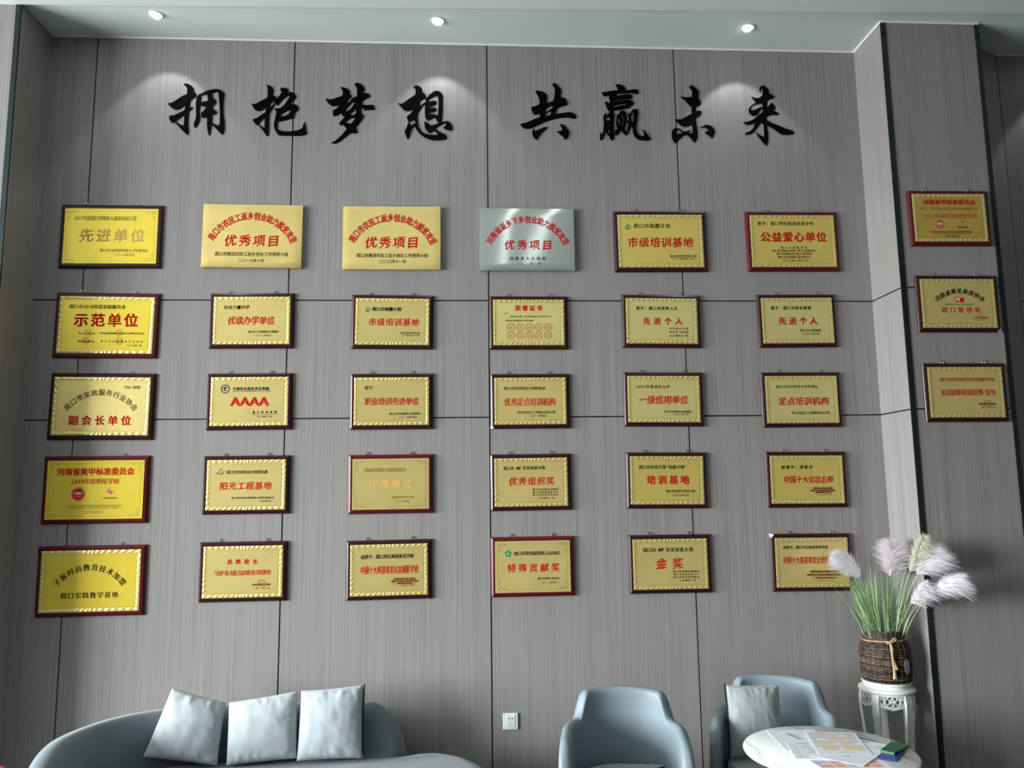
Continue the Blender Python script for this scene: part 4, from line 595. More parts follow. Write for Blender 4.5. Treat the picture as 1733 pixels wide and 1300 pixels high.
            flat_poly(mb, [(ex-r*.05, ez+r*.75), (ex+r*.8, ez+r*.4), (ex+r*1.6, ez+r*.75), (ex+r*1.0, ez+r*.1), (ex+r*1.5, ez-r*.1), (ex+r*.9, ez-r*.3), (ex+r*1.2, ez-r*.7), (ex+r*.3, ez-r*.9), (ex-r*.1, ez-r*.7)], y)
            mb.mi = 1; text_line(mb, 'M', ex-r*1.25, ex-r*.35, ez, r*1.1, 'L', y-.0003)
        o = mb.build('emblem', ms, face, recalc=False)

# ------------------------------------------------------------------ brush characters
CHL = ['first brush character from the left, above the far left downlight glow', 'second brush character from the left, crossed by a panel seam',
       'third brush character from the left, with a long tail sweeping down left', 'fourth brush character, last before the wide gap',
       'fifth brush character with two separate dots at its foot, after the wide gap', 'sixth brush character, the most intricate one with many small openings',
       'seventh brush character with a detached comma stroke at its right', 'last brush character at the right end of the slogan']
def smooth_loop(s):
    P = []
    for tk in s.split():
        c = tk.endswith('*'); x, z = tk.rstrip('*').split(','); P.append((float(x)/1000, float(z)/1000, c))
    n = len(P); out = []
    for i in range(n):
        p0, p1, p2, p3 = P[i-1], P[i], P[(i+1) % n], P[(i+2) % n]
        if p1[2]: p0 = (2*p1[0]-p2[0], 2*p1[1]-p2[1])
        if p2[2]: p3 = (2*p2[0]-p1[0], 2*p2[1]-p1[1])
        for k in range(4):
            u = k/4; r = []
            for a in (0, 1):
                r.append(0.5*(2*p1[a]+(p2[a]-p0[a])*u*0.8+(2*p0[a]-5*p1[a]+4*p2[a]-p3[a])*u*u*0.8*0+0))if False else r.append(
                    (2*u**3-3*u*u+1)*p1[a]+(u**3-2*u*u+u)*0.42*(p2[a]-p0[a])+(-2*u**3+3*u*u)*p2[a]+(u**3-u*u)*0.42*(p3[a]-p1[a]))
            out.append(tuple(r))
    return out
for (cx, cz, pieces), lab in zip(CHARS, CHL):
    mb = MB()
    for q, loops in enumerate(pieces):
        cu = bpy.data.curves.new('c', 'CURVE'); cu.dimensions = '2D'; cu.fill_mode = 'BOTH'; cu.extrude = 0.0025
        for lp in loops:
            pts = smooth_loop(lp); sp_ = cu.splines.new('POLY'); sp_.points.add(len(pts)-1); sp_.use_cyclic_u = True
            for p, (x, z) in zip(sp_.points, pts): p.co = (x, z, 0, 1)
        o = bpy.data.objects.new('c', cu); COL.objects.link(o)
        dg = bpy.context.evaluated_depsgraph_get(); me = bpy.data.meshes.new_from_object(o.evaluated_get(dg))
        mb.add([(v.co.x, -0.0025-0.0004*q-v.co.z, v.co.y) for v in me.vertices], [tuple(p.vertices) for p in me.polygons])
        bpy.data.objects.remove(o); bpy.data.curves.remove(cu); bpy.data.meshes.remove(me)
    o = mb.build('brush_character', 'black_acrylic', None); o.location = (cx, -0.0005, cz)
    tag(o, 'black raised '+lab, 'wall lettering', 'brush characters of the wall slogan')

# ------------------------------------------------------------------ wall socket
t = empty('wall_socket', (2.5455, 0, 0.5045)); tag(t, 'white wall socket beside the left armchair', 'socket')
mb = MB(); mb.box((-0.043, -0.010, 0), (0.043, 0.0, 0.090)); mb.build('faceplate', 'white_plastic', t, bevel=0.003)
mb = MB(); mb.box((-0.026, -0.0125, 0.010), (0.026, -0.009, 0.080)); mb.build('insert', 'white_plastic', t, bevel=0.001)
mb = MB()
for x in (-.009, .009): mb.lathe([(0.0035, 0), (0.0035, 0.0006)], 10, (x, 0, 0)); 
mb.v = [(x, -0.0126-z, 0.062+y) for x, y, z in mb.v]
for (x, z, a) in ((0, .038, 0), (-.009, .022, .5), (.009, .022, -.5)):
    k = [(-.0012, -.004), (.0012, -.004), (.0012, .004), (-.0012, .004)]
    pts = [(x+u*math.cos(a)-v*math.sin(a), z+u*math.sin(a)+v*math.cos(a)) for u, v in k]
    mb.add([(u, -0.0126, v) for u, v in pts]+[(u, -0.0132, v) for u, v in pts], [(0, 1, 2, 3), (7, 6, 5, 4)]+[(i, (i+1) % 4, 4+(i+1) % 4, 4+i) for i in range(4)])
mb.build('pin_holes', 'hole', t)

# ------------------------------------------------------------------ armchairs
def resample(P, n):
    P = [Vector(p) for p in P]; d = [0]
    for a, b2 in zip(P, P[1:]): d.append(d[-1]+(b2-a).length)
    out = []
    for i in range(n):
        s_ = d[-1]*i/(n-1); k = max(j for j in range(len(d)) if d[j] <= s_+1e-9); k = min(k, len(P)-2)
        u = (s_-d[k])/max(1e-9, d[k+1]-d[k]); out.append(P[k].lerp(P[k+1], u))
    return out, d[-1]
def shell(path, n, thick, top, bot, lean, endr, inner_bot=None):
    """upholstered band along a plan path; top/bot: heights by arc position; rounded rim; rounded ends"""
    P, L = resample(path, n); rows = []
    for i, p in enumerate(P):
        s_ = L*i/(n-1); tg = (P[min(i+1, n-1)]-P[max(i-1, 0)]).normalized(); nn = Vector((tg.y, -tg.x, 0))   # outward
        e = min(s_, L-s_); k = math.sqrt(max(0, 1-(1-min(1, e/endr))**2)); th = thick*(0.12+0.88*k)/2
        T, B = top(s_, L), bot(s_, L); row = []
        r = th
        prof = [(th, B)] + [(th, B+(T-r-B)*u) for u in (.25, .5, .75, 1)]
        prof += [(r*math.cos(a), T-r+r*math.sin(a)) for a in [PI*j/8 for j in range(1, 8)]]
        prof += [(-th, B+(T-r-B)*u) for u in (1, .75, .5, .25, 0)]
        for (o_, z) in prof:
            q = p + nn*(o_+lean(s_, L, z)); row.append((q.x, q.y, z))
        rows.append(row)
    return rows
t = empty('armchair', (3.065, -0.745, 0), (0, 0, -0.17)); tag(t, 'empty grey blue leather armchair left of the round table', 'armchair', 'tub armchairs by the wall')
a_, b_, f_ = 0.292, 0.285, 0.20
path = [(-a_+0.012, -f_-.06, 0), (-a_, -f_, 0), (-a_, -0.08, 0)] + [(-a_*math.cos(x)**.85 if math.cos(x) > 0 else a_*abs(math.cos(x))**.85, b_*math.sin(x)**.9, 0) for x in [PI*j/24 for j in range(1, 24)]] + [(a_, -0.08, 0), (a_, -f_, 0), (a_-0.012, -f_-.06, 0)]
def top1(s_, L):
    d = abs(s_-L/2)
    z = 0.842-0.010*min(1, d/0.23)**2-0.130*ss(0.232, 0.290, d)-0.012*ss(0.33, L/2-0.05, d)
    e = L/2-d
    return z-0.20*(1-math.sqrt(max(0, 1-(1-min(1, e/0.13))**2)))
mb = MB(); mb.grid(shell(path, 73, 0.058, top1, lambda s_, L: 0.20, lambda s_, L, z: 0.05*(z-0.45) if abs(s_-L/2) < 9 else 0, 0.05))
k = 17; mb.f += [tuple(range(k)), tuple(range(72*k, 73*k))[::-1]]; mb.m += [0, 0]
mb.build('shell', 'leather', t, smooth=True, subd=1, angle=0)
mb = MB(); out = []
for (w_, z) in ((0.90, 0.33), (0.99, 0.345), (1.0, 0.40), (0.985, 0.45), (0.93, 0.470), (0.80, 0.476), (0.4, 0.478)):
    out.append([(0.250*w_*(1 if abs(math.cos(q)) < 1e-9 else abs(math.cos(q))**.96*math.copysign(1, math.cos(q))), -0.03+0.265*w_*abs(math.sin(q))**.96*math.copysign(1, math.sin(q)), z) for q in [2*PI*j/40 for j in range(41)]])
mb.grid(out); mb.f.append(tuple(6*41+j for j in range(40))); mb.m.append(0); mb.f.append(tuple(range(40))[::-1]); mb.m.append(0)
mb.build('seat', 'grey_velvet', t, smooth=True)
mb = MB(); mb.lathe([(0.0, 0.195), (0.24, 0.195), (0.25, 0.21), (0.25, 0.33), (0, 0.335)], 32); mb.build('seat_base', 'leather', t, smooth=True)
for sx in (-1, 1):
    for sy_ in (-1, 1):
        mb = MB(); mb.tube([(sx*0.21, sy_*0.20, 0.0), (sx*0.17, sy_*0.16, 0.21)], [0.009, 0.014], 10); mb.build('leg', 'black_metal', t, smooth=True)
c2 = copy_tree(t); c2.location = (3.890, -0.565, 0); c2.rotation_euler = (0, 0, -0.42)
tag(c2, 'grey blue leather armchair with a cushion, behind the round table', 'armchair', 'tub armchairs by the wall')

# ------------------------------------------------------------------ cushions
def cushion(name, lab, TL, TR, BR, BL, thick, m_, group, cat='cushion', piping=None, seed=0, pinch=0.022):
    TL, TR, BR, BL = map(Vector, (TL, TR, BR, BL)); c = (TL+TR+BR+BL)/4
    nrm = (TR-TL).cross(TL-BL).normalized()
    if nrm.y > 0: nrm = -nrm
    N = 30; base = Vector((c.x, c.y, min(p.z for p in (TL, TR, BR, BL))))
    t = empty(name, base); tag(t, lab, cat, group)
    def pt(u, v, side):
        pu, pv = u, v
        eu, ev = 1-abs(2*u-1), 1-abs(2*v-1)
        # edges draw in a little between the corners
        u2 = u + (0.5-u)*pinch*(1-abs(2*v-1)**2)*abs(2*u-1)**2*1.0; v2 = v + (0.5-v)*pinch*(1-abs(2*u-1)**2)*abs(2*v-1)**2
        p = (BL*(1-u2)+BR*u2)*(1-v2)+(TL*(1-u2)+TR*u2)*v2
        q = thick*((max(0, 1-(2*u-1)**2)*max(0, 1-(2*v-1)**2))**0.42)
        if side != 0:
            ed = max(0, 1-min(eu, ev)*2.4)
            nv = mnoise.noise(Vector((u*5+seed, v*5, side))) * 0.004 + mnoise.noise(Vector((u*14+seed*3+v*9, v*4-u*6, side*2)))*0.0065*(0.35+ed)
            ang = math.atan2(v-0.5, u-0.5)
            nv += 0.0048*ed*math.sin(ang*19+seed*2+7*mnoise.noise(Vector((u*4, v*4, seed))))*(0.6+mnoise.noise(Vector((u*6, v*6, seed+9))))
            q += nv*min(1, min(eu, ev)*6)
        return p + nrm*(q*side) - base
    mb = MB()
    for side in (1, -0.8):
        mb.grid([[pt(i/N, j/N, side) for j in range(N+1)] for i in range(N+1)])
    o = mb.build('cover', m_, t, smooth=True, angle=0, recalc=False)
    bm = bmesh.new(); bm.from_mesh(o.data); bmesh.ops.remove_doubles(bm, verts=bm.verts, dist=0.0004); bmesh.ops.recalc_face_normals(bm, faces=bm.faces); bm.to_mesh(o.data); bm.free()
    md = o.modifiers.new('subdivision', 'SUBSURF'); md.levels = md.render_levels = 1
    if piping:
        for u in piping:
            mb = MB(); wds = 0.008
            mb.tube([pt(u, j/24, 0)+nrm*0.000+Vector((0.003 if u > .5 else -0.003, 0, 0)) for j in range(25)], 0.0055, 8); tag(mb.build('side_band', 'piping', t, smooth=True), 'black side band')
    return t
GP = 'scatter cushions on the sofa'
cushion('cushion', 'pale grey velvet cushion tilted to the left, leftmost on the sofa', (0.734, -0.30, 0.851), (1.022, -0.30, 0.769), (1.018, -0.40, 0.474), (0.633, -0.40, 0.528), 0.070, 'cushion_velvet', GP, seed=1)
cushion('cushion', 'pale grey velvet cushion in the middle of the three on the sofa', (1.030, -0.30, 0.769), (1.398, -0.30, 0.819), (1.420, -0.40, 0.499), (1.056, -0.40, 0.473), 0.070, 'cushion_velvet', GP, seed=2)
cushion('cushion', 'pale grey velvet cushion with a black side edge, rightmost on the sofa', (1.408, -0.30, 0.819), (1.742, -0.30, 0.841), (1.755, -0.40, 0.490), (1.412, -0.40, 0.485), 0.070, 'cushion_velvet', GP, piping=(1,), seed=3)
cushion('cushion', 'grey velvet cushion with a black side band in the right armchair', (3.652, -0.50, 0.840), (3.943, -0.50, 0.832), (3.915, -0.57, 0.500), (3.640, -0.57, 0.490), 0.060, 'grey_velvet', None, piping=(0,), seed=5, pinch=0.03)

# ------------------------------------------------------------------ sofa
t = empty('sofa', (1.3, -0.6, 0)); tag(t, 'long curved blue grey velvet sofa against the wall', 'sofa')
def loc(p): return (p[0]-1.3, p[1]+0.6, p[2])
def catmull(P, k=8):
    out = []
    for i in range(len(P)-1):
        p0, p1, p2, p3 = [Vector(P[max(0, min(len(P)-1, i+d))]) for d in (-1, 0, 1, 2)]
        for j in range(k):
            u = j/k; out.append(0.5*((2*p1)+(p2-p0)*u+(2*p0-5*p1+4*p2-p3)*u*u+(-p0+3*p1-3*p2+p3)*u**3))
    return out+[Vector(P[-1])]
bp_ = catmull([(0.46, -1.12, 0), (0.385, -0.88, 0), (0.375, -0.66, 0), (0.45, -0.42, 0), (0.62, -0.25, 0), (0.90, -0.18, 0), (1.30, -0.165, 0), (1.70, -0.17, 0), (1.985, -0.20, 0)])
P, L = resample(bp_, 70); rows = []
for i, p in enumerate(P):
    s_ = L*i/69; tg = (P[min(i+1, 69)]-P[max(i-1, 0)]).normalized(); nn = Vector((tg.y, -tg.x, 0))
    H = 0.722; z1 = 0.30
    e = L-s_; e0 = s_
    kr = math.sqrt(max(0, 1-(1-min(1, e/0.24))**2)); k0 = math.sqrt(max(0, 1-(1-min(1, e0/0.45))**2))
    top = z1+(H-z1)*min(kr, 0.35+0.65*k0); th = 0.115*min(0.1+0.9*math.sqrt(max(0, 1-(1-min(1, e/0.11))**2)), 0.2+0.8*k0)
    row = []
    for j in range(-12, 13):
        a = PI/2*j/12; sgn = 1 if j >= 0 else -1
        row_o = th*abs(math.sin(a))**0.8*sgn; z = z1+(top-z1)*math.cos(a)**0.75
        q = p+nn*row_o*-1; row.append(loc((q.x, q.y, z)))
    row = [(row[0][0], row[0][1], 0.08)]+row+[(row[-1][0], row[-1][1], 0.08)]
    rows.append(row)
mb = MB(); mb.grid(rows); k = len(rows[0]); mb.f += [tuple(range(k)), tuple(range(69*k, 70*k))[::-1]]; mb.m += [0, 0]
mb.build('backrest', 'sofa_velvet', t, smooth=True, subd=1, angle=0)
so = catmull([(0.44, -1.10, 0), (0.42, -0.70, 0), (0.50, -0.45, 0), (0.70, -0.30, 0), (1.10, -0.24, 0), (1.55, -0.24, 0), (1.90, -0.24, 0), (2.04, -0.195, 0), (2.17, -0.205, 0), (2.33, -0.33, 0), (2.44, -0.60, 0), (2.42, -0.90, 0), (2.20, -1.12, 0), (1.6, -1.12, 0), (1.0, -1.22, 0), (0.60, -1.28, 0), (0.44, -1.10, 0)], 6)[:-1]
mb = MB(); n = len(so); cen = sum(so, Vector())/n; rws = []
for (ins, z) in ((0.02, 0.10), (0.0, 0.14), (0.0, 0.36), (0.006, 0.41), (0.022, 0.445), (0.05, 0.460), (0.10, 0.466), (0.3, 0.468)):
    r = []
    for i in range(n+1):
        p = so[i % n]; tg = (so[(i+1) % n]-so[i-1]).normalized(); nn = Vector((-tg.y, tg.x, 0))
        if nn.dot(cen-p) < 0 and ins < .2: nn = -nn
        q = p.lerp(cen, 0.35) if ins >= .3 else p+nn*ins; r.append(loc((q.x, q.y, z)))
    rws.append(r)
mb.grid(rws); mb.f.append(tuple((len(rws)-1)*(n+1)+j for j in range(n))); mb.m.append(0); mb.f.append(tuple(range(n))[::-1]); mb.m.append(0)
mb.build('seat', 'sofa_velvet', t, smooth=True, angle=0.9)
for (x, y) in ((0.6, -1.0), (0.7, -0.45), (2.15, -0.40), (2.15, -0.95), (1.4, -0.4), (1.4, -1.0)):
    mb = MB(); c = loc((x, y, 0)); mb.lathe([(0.018, 0), (0.024, 0.11)], 14, c); mb.build('leg', 'black_metal', t, smooth=True)

# ------------------------------------------------------------------ round table and papers
TX, TY, TZ, TR = 3.8655, -1.2401, 0.730, 0.3602
t = empty('round_table', (TX, TY, 0)); tag(t, 'small round white marble topped table in front of the right armchair', 'table')
mb = MB(); mb.lathe([(0, TZ-0.022), (TR-0.016, TZ-0.022), (TR-0.004, TZ-0.018), (TR, TZ-0.010), (TR-0.002, TZ-0.004), (TR-0.008, TZ), (0, TZ)], 96); mb.build('tabletop', 'marble', t, smooth=True, angle=0.9)
mb = MB(); mb.lathe([(0.0, 0.0), (0.20, 0.0), (0.20, 0.012), (0.05, 0.022), (0.028, 0.05)], 48); mb.build('base', 'black_metal', t, smooth=True)
mb = MB(); mb.lathe([(0.028, 0.045), (0.028, TZ-0.03), (0.10, TZ-0.022)], 32); mb.build('column', 'black_metal', t, smooth=True)
def sheet(name, lab, cat, C4, z, prints, m_='paper', th=0.0012, group=None):
    A, B, Cc, D_ = [Vector((p[0], p[1], 0)) for p in C4]; c = (A+B+Cc+D_)/4
    t = empty(name, (c.x, c.y, z)); tag(t, lab, cat, group)
    def q(u, v): return (A*(1-u)+B*u)*(1-v)+(D_*(1-u)+Cc*u)*v-c
    mb = MB(); pts = [q(0, 0), q(1, 0), q(1, 1), q(0, 1)]
    mb.add([(p.x, p.y, 0) for p in pts]+[(p.x, p.y, th) for p in pts], [(3, 2, 1, 0), (4, 5, 6, 7)]+[(i, (i+1) % 4, 4+(i+1) % 4, 4+i) for i in range(4)])
    mb.build('page', m_, t)
    by = {}
    for (m2, u0, v0, u1, v1) in prints: by.setdefault(m2, []).append((u0, v0, u1, v1))
    for k, (m2, rs) in enumerate(by.items()):
        mb = MB()
        for (u0, v0, u1, v1) in rs:
            pp = [q(u0, v0), q(u1, v0), q(u1, v1), q(u0, v1)]; mb.add([(p.x, p.y, th+0.00015*(k+1)) for p in pp], [(0, 1, 2, 3)])
        mb.build('print', m2, t, recalc=False)
    return t
GS = 'printed sheets on the round table'
R_ = random.Random(3)
pr = [('ink_grey', .34+.02*i, .16+.055*i, .42+.028*i, .20+.055*i) for i in range(6)]+[('ink_grey', .30, .25, .60, .27), ('ink_grey', .66, .22, .85, .235), ('ink_grey', .66, .30, .85, .312), ('ink_grey', .66, .42, .90, .435), ('ink_pink', .62, .10, .76, .13), ('ink_grey', .90, .05, .95, .08)]
sheet('printed_sheet', 'white sheet with a small dark picture at the back of the table', 'paper', [(3.698, -0.95), (3.921, -0.95), (3.905, -1.244), (3.676, -1.244)], TZ+.0002, pr, group=GS)
pr = [('ink_grey', .22+.03*i+(i % 2)*.1, .10+.13*i, .50+.03*i, .13+.13*i) for i in range(6)]+[('ink_grey', .14, .10, .15, .92), ('ink_grey', .10, .93, .80, .935)]+[('ink_grey', .70+.03*j, .12+.45*i, .715+.03*j, .42+.45*i) for i in range(2) for j in range(7)]
sheet('printed_sheet', 'white sheet with a ruled list of figures, left of the coloured timetable', 'paper', [(3.716, -1.132), (3.905, -1.132), (3.868, -1.368), (3.672, -1.353)], TZ+.0022, pr, group=GS)
pr = []
sheet('printed_sheet', 'white sheet with small red marks beside the green booklet', 'paper', [(4.000, -1.065), (4.154, -1.229), (3.902, -1.475), (3.745, -1.330)], TZ+.0044,
      [('ink_grey', .40, .05, .62, .09), ('ink_coral', .78, .16, .90, .20), ('ink_grey', .35, .24, .98, .248), ('ink_coral', .72, .42, .80, .46), ('ink_grey', .60, .40, .68, .43)]+[('ink_grey', .12+.05*i, .70-.0*i, .14+.05*i, .78) for i in range(10)], group=GS)
pr = []
for k, (v0, v1, c0, c1) in enumerate(((.04, .13, 'ink_lilac', 'ink_lilac'), (.13, .21, 'ink_orange', 'ink_orange'), (.23, .31, 'ink_lilac', 'ink_lilac'), (.31, .38, 'ink_orange', 'ink_orange'), (.41, .48, 'ink_lilac', 'ink_lilac'), (.48, .58, 'ink_yellow', 'ink_yellow'), (.61, .68, 'ink_lilac', 'ink_lilac'), (.68, .82, 'ink_yellow', 'ink_yellow'))):
    for j in range(9):
        if c0 != 'ink_lilac' and R_.random() < .15: continue
        pr.append((c0, .05+.10*j, v0, .05+.10*j+(.10 if c0 == 'ink_lilac' else .088), v1))
        if R_.random() < .6: pr.append(('ink_grey', .06+.10*j, v0+.02, .06+.10*j+.05, v0+.035))
pr += [('ink_grey', .40, .90, .72, .915)]
sheet('printed_sheet', 'sheet printed with a lilac and yellow timetable, topmost of the papers', 'paper', [(3.857, -1.002), (4.077, -1.042), (4.006, -1.344), (3.783, -1.326)], TZ+.0066, pr, group=GS)
pr = [('ink_coral' if (i+j) % 3 else 'ink_lilac', .08+.17*i, .06+.30*j, .08+.17*i+.14, .06+.30*j+.22) for i in range(5) for j in range(3)]+[('ink_pink', .0+.02, .05, .07, .6)]
sheet('printed_sheet', 'sheet with coral and lilac boxes at the front of the table, half cut off', 'paper', [(3.717, -1.372), (4.020, -1.395), (4.010, -1.545), (3.735, -1.525)], TZ+.0002, pr, group=GS)
def booklet(lab, C4, z, th, m_):
    o = sheet('booklet', lab, 'booklet', C4, z, [], m_, th, 'hard covered booklets on the table'); return o
booklet('dark teal folder edge peeking out behind the papers', [(4.062, -1.085), (4.150, -1.215), (4.075, -1.262), (3.990, -1.130)], TZ+.0002, 0.0035, 'teal_cover')
booklet('blue hard booklet under the green one', [(4.062, -1.318), (4.161, -1.319), (4.070, -1.424), (4.013, -1.381)], TZ+.0002, 0.010, 'blue_cover')
booklet('dark green hard booklet on top of the blue one', [(4.158, -1.222), (4.203, -1.281), (4.086, -1.373), (4.049, -1.329)], TZ+.0108, 0.010, 'green_cover')

# ------------------------------------------------------------------ plant stand
SX, SY = 4.662, -0.238
t = empty('plant_stand', (SX, SY, 0)); tag(t, 'tall white round plant stand with fretwork apron in the corner', 'plant stand')
mb = MB(); mb.lathe([(0, 0.748), (0.118, 0.748), (0.122, 0.757), (0.117, 0.762), (0.129, 0.768), (0.1315, 0.774), (0.130, 0.780), (0, 0.780)], 56); mb.build('top_disc', 'ivory', t, smooth=True)
mb = MB(); mb.lathe([(0, 0.722), (0.138, 0.722), (0.148, 0.727), (0.151, 0.735), (0.148, 0.742), (0.135, 0.748), (0, 0.749)], 56); mb.build('rim', 'ivory', t, smooth=True)
NL = 5; A0 = math.radians(-143)
def at(a, r, z): return (r*math.cos(a), r*math.sin(a), z)
for i in range(NL):   # fretted apron panels between the legs
    a0, a1 = A0+i*2*PI/NL, A0+(i+1)*2*PI/NL; mb = MB(); r = 0.136
    def bar(u0, z0, u1, z1, w_=0.0035):
        n_ = 5; pts = [at(a0+(a1-a0)*(u0+(u1-u0)*k/n_), r, z0+(z1-z0)*k/n_) for k in range(n_+1)]; mb.tube(pts, w_, 6)
    bar(.08, .718, .92, .718, .006); bar(.08, .660, .92, .660, .005)
    for u0, u1 in ((.10, .26), (.26, .42), (.42, .58), (.58, .74), (.74, .9)):
        um = (u0+u1)/2; bar(u0, .689, um, .711); bar(um, .711, u1, .689); bar(u0, .689, um, .667); bar(um, .667, u1, .689)
    bar(.2, .660, .5, .648, .005); bar(.5, .648, .8, .660, .005); bar(.1, .718, .1, .66, .005); bar(.9, .718, .9, .66, .005); bar(.26, .718, .26, .66); bar(.74, .718, .74, .66); bar(.42, .689, .58, .689, .006)
    mb.build('apron', 'ivory', t, smooth=True)
for i in range(NL):
    a = A0+i*2*PI/NL; mb = MB(); prof = [(0.136, 0.722), (0.142, 0.68), (0.140, 0.62), (0.131, 0.52), (0.124, 0.44), (0.120, 0.30), (0.124, 0.12), (0.136, 0.03), (0.145, 0.0)]
    rows = []
    for (r, z) in prof:
        wd = 0.021 if z > .6 else 0.017; e = Vector((-math.sin(a), math.cos(a), 0)); p = Vector(at(a, r, z)); o_ = Vector((math.cos(a), math.sin(a), 0))*0.007
        rows.append([tuple(p+e*wd+o_), tuple(p-e*wd+o_), tuple(p-e*wd-o_), tuple(p+e*wd-o_), tuple(p+e*wd+o_)])
    mb.grid(rows); mb.f += [(0, 1, 2, 3), tuple(8*5+j for j in (3, 2, 1, 0))]; mb.m += [0, 0]
    for sg in (-1, 1):      # little open brackets half-way down
        e = Vector((-math.sin(a), math.cos(a), 0)); c = Vector(at(a, 0.127, 0.475))+e*sg*0.024
        mb.tube([c+e*(0.007*dx)+Vector((0, 0, dz*0.030)) for dx, dz in ((-1, -1), (1, -.9), (1, .0), (.5, .1), (1, .2), (1, .9), (-1, 1))], 0.0028, 6)
    mb.build('leg', 'ivory', t)
mb = MB(); mb.tube([at(2*PI*k/40, 0.118, 0.16) for k in range(40)], 0.008, 8, True); mb.build('foot_ring', 'ivory', t, smooth=True)

# ------------------------------------------------------------------ wicker vase
BZ = 0.7802
t = empty('wicker_vase', (SX+0.004, SY, BZ)); tag(t, 'brown wicker basket vase tied with raffia on the white stand', 'vase')
def br(z):      # radius by height
    pts = [(0, .120), (.02, .127), (.07, .132), (.13, .133), (.175, .130), (.21, .118), (.245, .104), (.27, .100), (.285, .101)]
    for (z0, r0), (z1, r1) in zip(pts, pts[1:]):
        if z <= z1: return r0+(r1-r0)*(z-z0)/(z1-z0)
    return pts[-1][1]
NS = 26; mb = MB(); rr = random.Random(5); z = 0.004; k = 0
while z < 0.272:
    th = rr.uniform(.0015, .0036); ph = k % 2; mb.mi = rr.choice((0, 0, 1, 1, 2)); a0 = rr.uniform(0, 2*PI); sl = rr.uniform(-.0022, .0022); pts = []
    for j in range(NS*4):
        a = 2*PI*j/(NS*4); pts.append(at(a, br(z)+0.0045*math.sin(a*NS/2+PI*ph)+rr.uniform(-.0010, .0010), z+th*.8+sl*math.sin(a+a0)+rr.uniform(-.0012, .0012)))
    mb.tube(pts, th, 6, True); z += th*1.75; k += 1
mb.build('weave', ['willow', 'willow_dark', 'willow_light'], t, smooth=True)
mb = MB(); mb.lathe([(0, 0.0005), (0.118, 0.0005), (0.118, 0.004), (0.124, .07), (.125, .13), (.118, .18), (.094, .245), (.090, .27)], 40); mb.build('liner', 'willow_dark', t, smooth=True)
mb = MB()
for j in range(NS):
    a = 2*PI*j/NS; mb.tube([at(a, br(zz)+.0052+.0022*math.sin(q*PI), zz) for q, zz in [(q, .003+.0125*q) for q in range(24)]], 0.0014, 5)
mb.build('stakes', 'wire', t)
mb = MB(); mb.tube([at(2*PI*j/48, br(.225)+.006+.001*math.sin(j), .225+.006*math.sin(2*PI*j/48+2.2)) for j in range(48)], .0035, 6, True)
ab = math.radians(-104); ex = Vector((-math.sin(ab), math.cos(ab), 0)); ou = Vector((math.cos(ab), math.sin(ab), 0))
def tie(pts, rads): mb.tube([ou*(br(max(.02, min(.28, zz)))+.008+d)+ex*xx+Vector((0, 0, zz)) for xx, zz, d in pts], rads, 6)
tie([(0, .222, .004), (.012, .236, .008), (.028, .246, .008), (.036, .240, .006), (.024, .230, .006), (.004, .224, .006)], .0045)
tie([(0, .224, .006), (-.020, .228, .008), (-.012, .220, .008), (.002, .220, .006)], .005)
tie([(.0, .222, .006), (.006, .19, .008), (.004, .15, .006), (.014, .11, .006), (.020, .085, .006)], [.005, .006, .005, .006, .009])
tie([(.0, .222, .006), (.001, .18, .009), (.003, .13, .008), (.008, .08, .006), (.008, .035, .006)], [.005, .006, .006, .007, .011])
tag(mb.build('raffia_tie', 'raffia', t, smooth=True), 'tan raffia bow')
at_ = math.radians(-69); ou2 = Vector((math.cos(at_), math.sin(at_), 0)); ex2 = Vector((-math.sin(at_), math.cos(at_), 0)); mb = MB()
vs = []
for d in (0.006, 0.0085):
    vs += [tuple(ou2*(.134+d)+ex2*(.019*math.cos(q))+Vector((0, 0, .095+.040*math.sin(q)))) for q in [2*PI*j/28 for j in range(28)]]
mb.add(vs, [tuple(range(28))[::-1], tuple(range(28, 56))]+[(j, (j+1) % 28, 28+(j+1) % 28, 28+j) for j in range(28)])
tag(mb.build('tag', 'tag_metal', t), 'oval silver tag')

# ------------------------------------------------------------------ pampas grass bunch
t = empty('pampas_grass', (SX+0.004, SY, BZ+0.02)); tag(t, 'bunch of green grass with fluffy white plumes in the wicker vase', 'artificial plant')
T0 = Vector((SX+0.004, SY, BZ+0.02)); mouth = 0.235
rr = random.Random(11)
def bez(p0, p1, p2, n):
    return [p0*(1-u)**2+p1*2*u*(1-u)+p2*u*u for u in [i/n for i in range(n+1)]]
def blade(mb, pts, w0):
    n = len(pts)-1; side = rr.uniform(0, PI); e = Vector((math.cos(side), math.sin(side), 0))
    if abs(e.y) > abs(e.x)*1.5: e = Vector((1, .3, 0)).normalized()
    vs = []
    for i, p in enumerate(pts):
        w_ = w0*(1-(i/n)**1.6)*0.5+0.0002; vs += [tuple(p-e*w_), tuple(p+e*w_)]
    mb.add(vs, [(2*i, 2*i+1, 2*i+3, 2*i+2) for i in range(n)])
mb = MB()
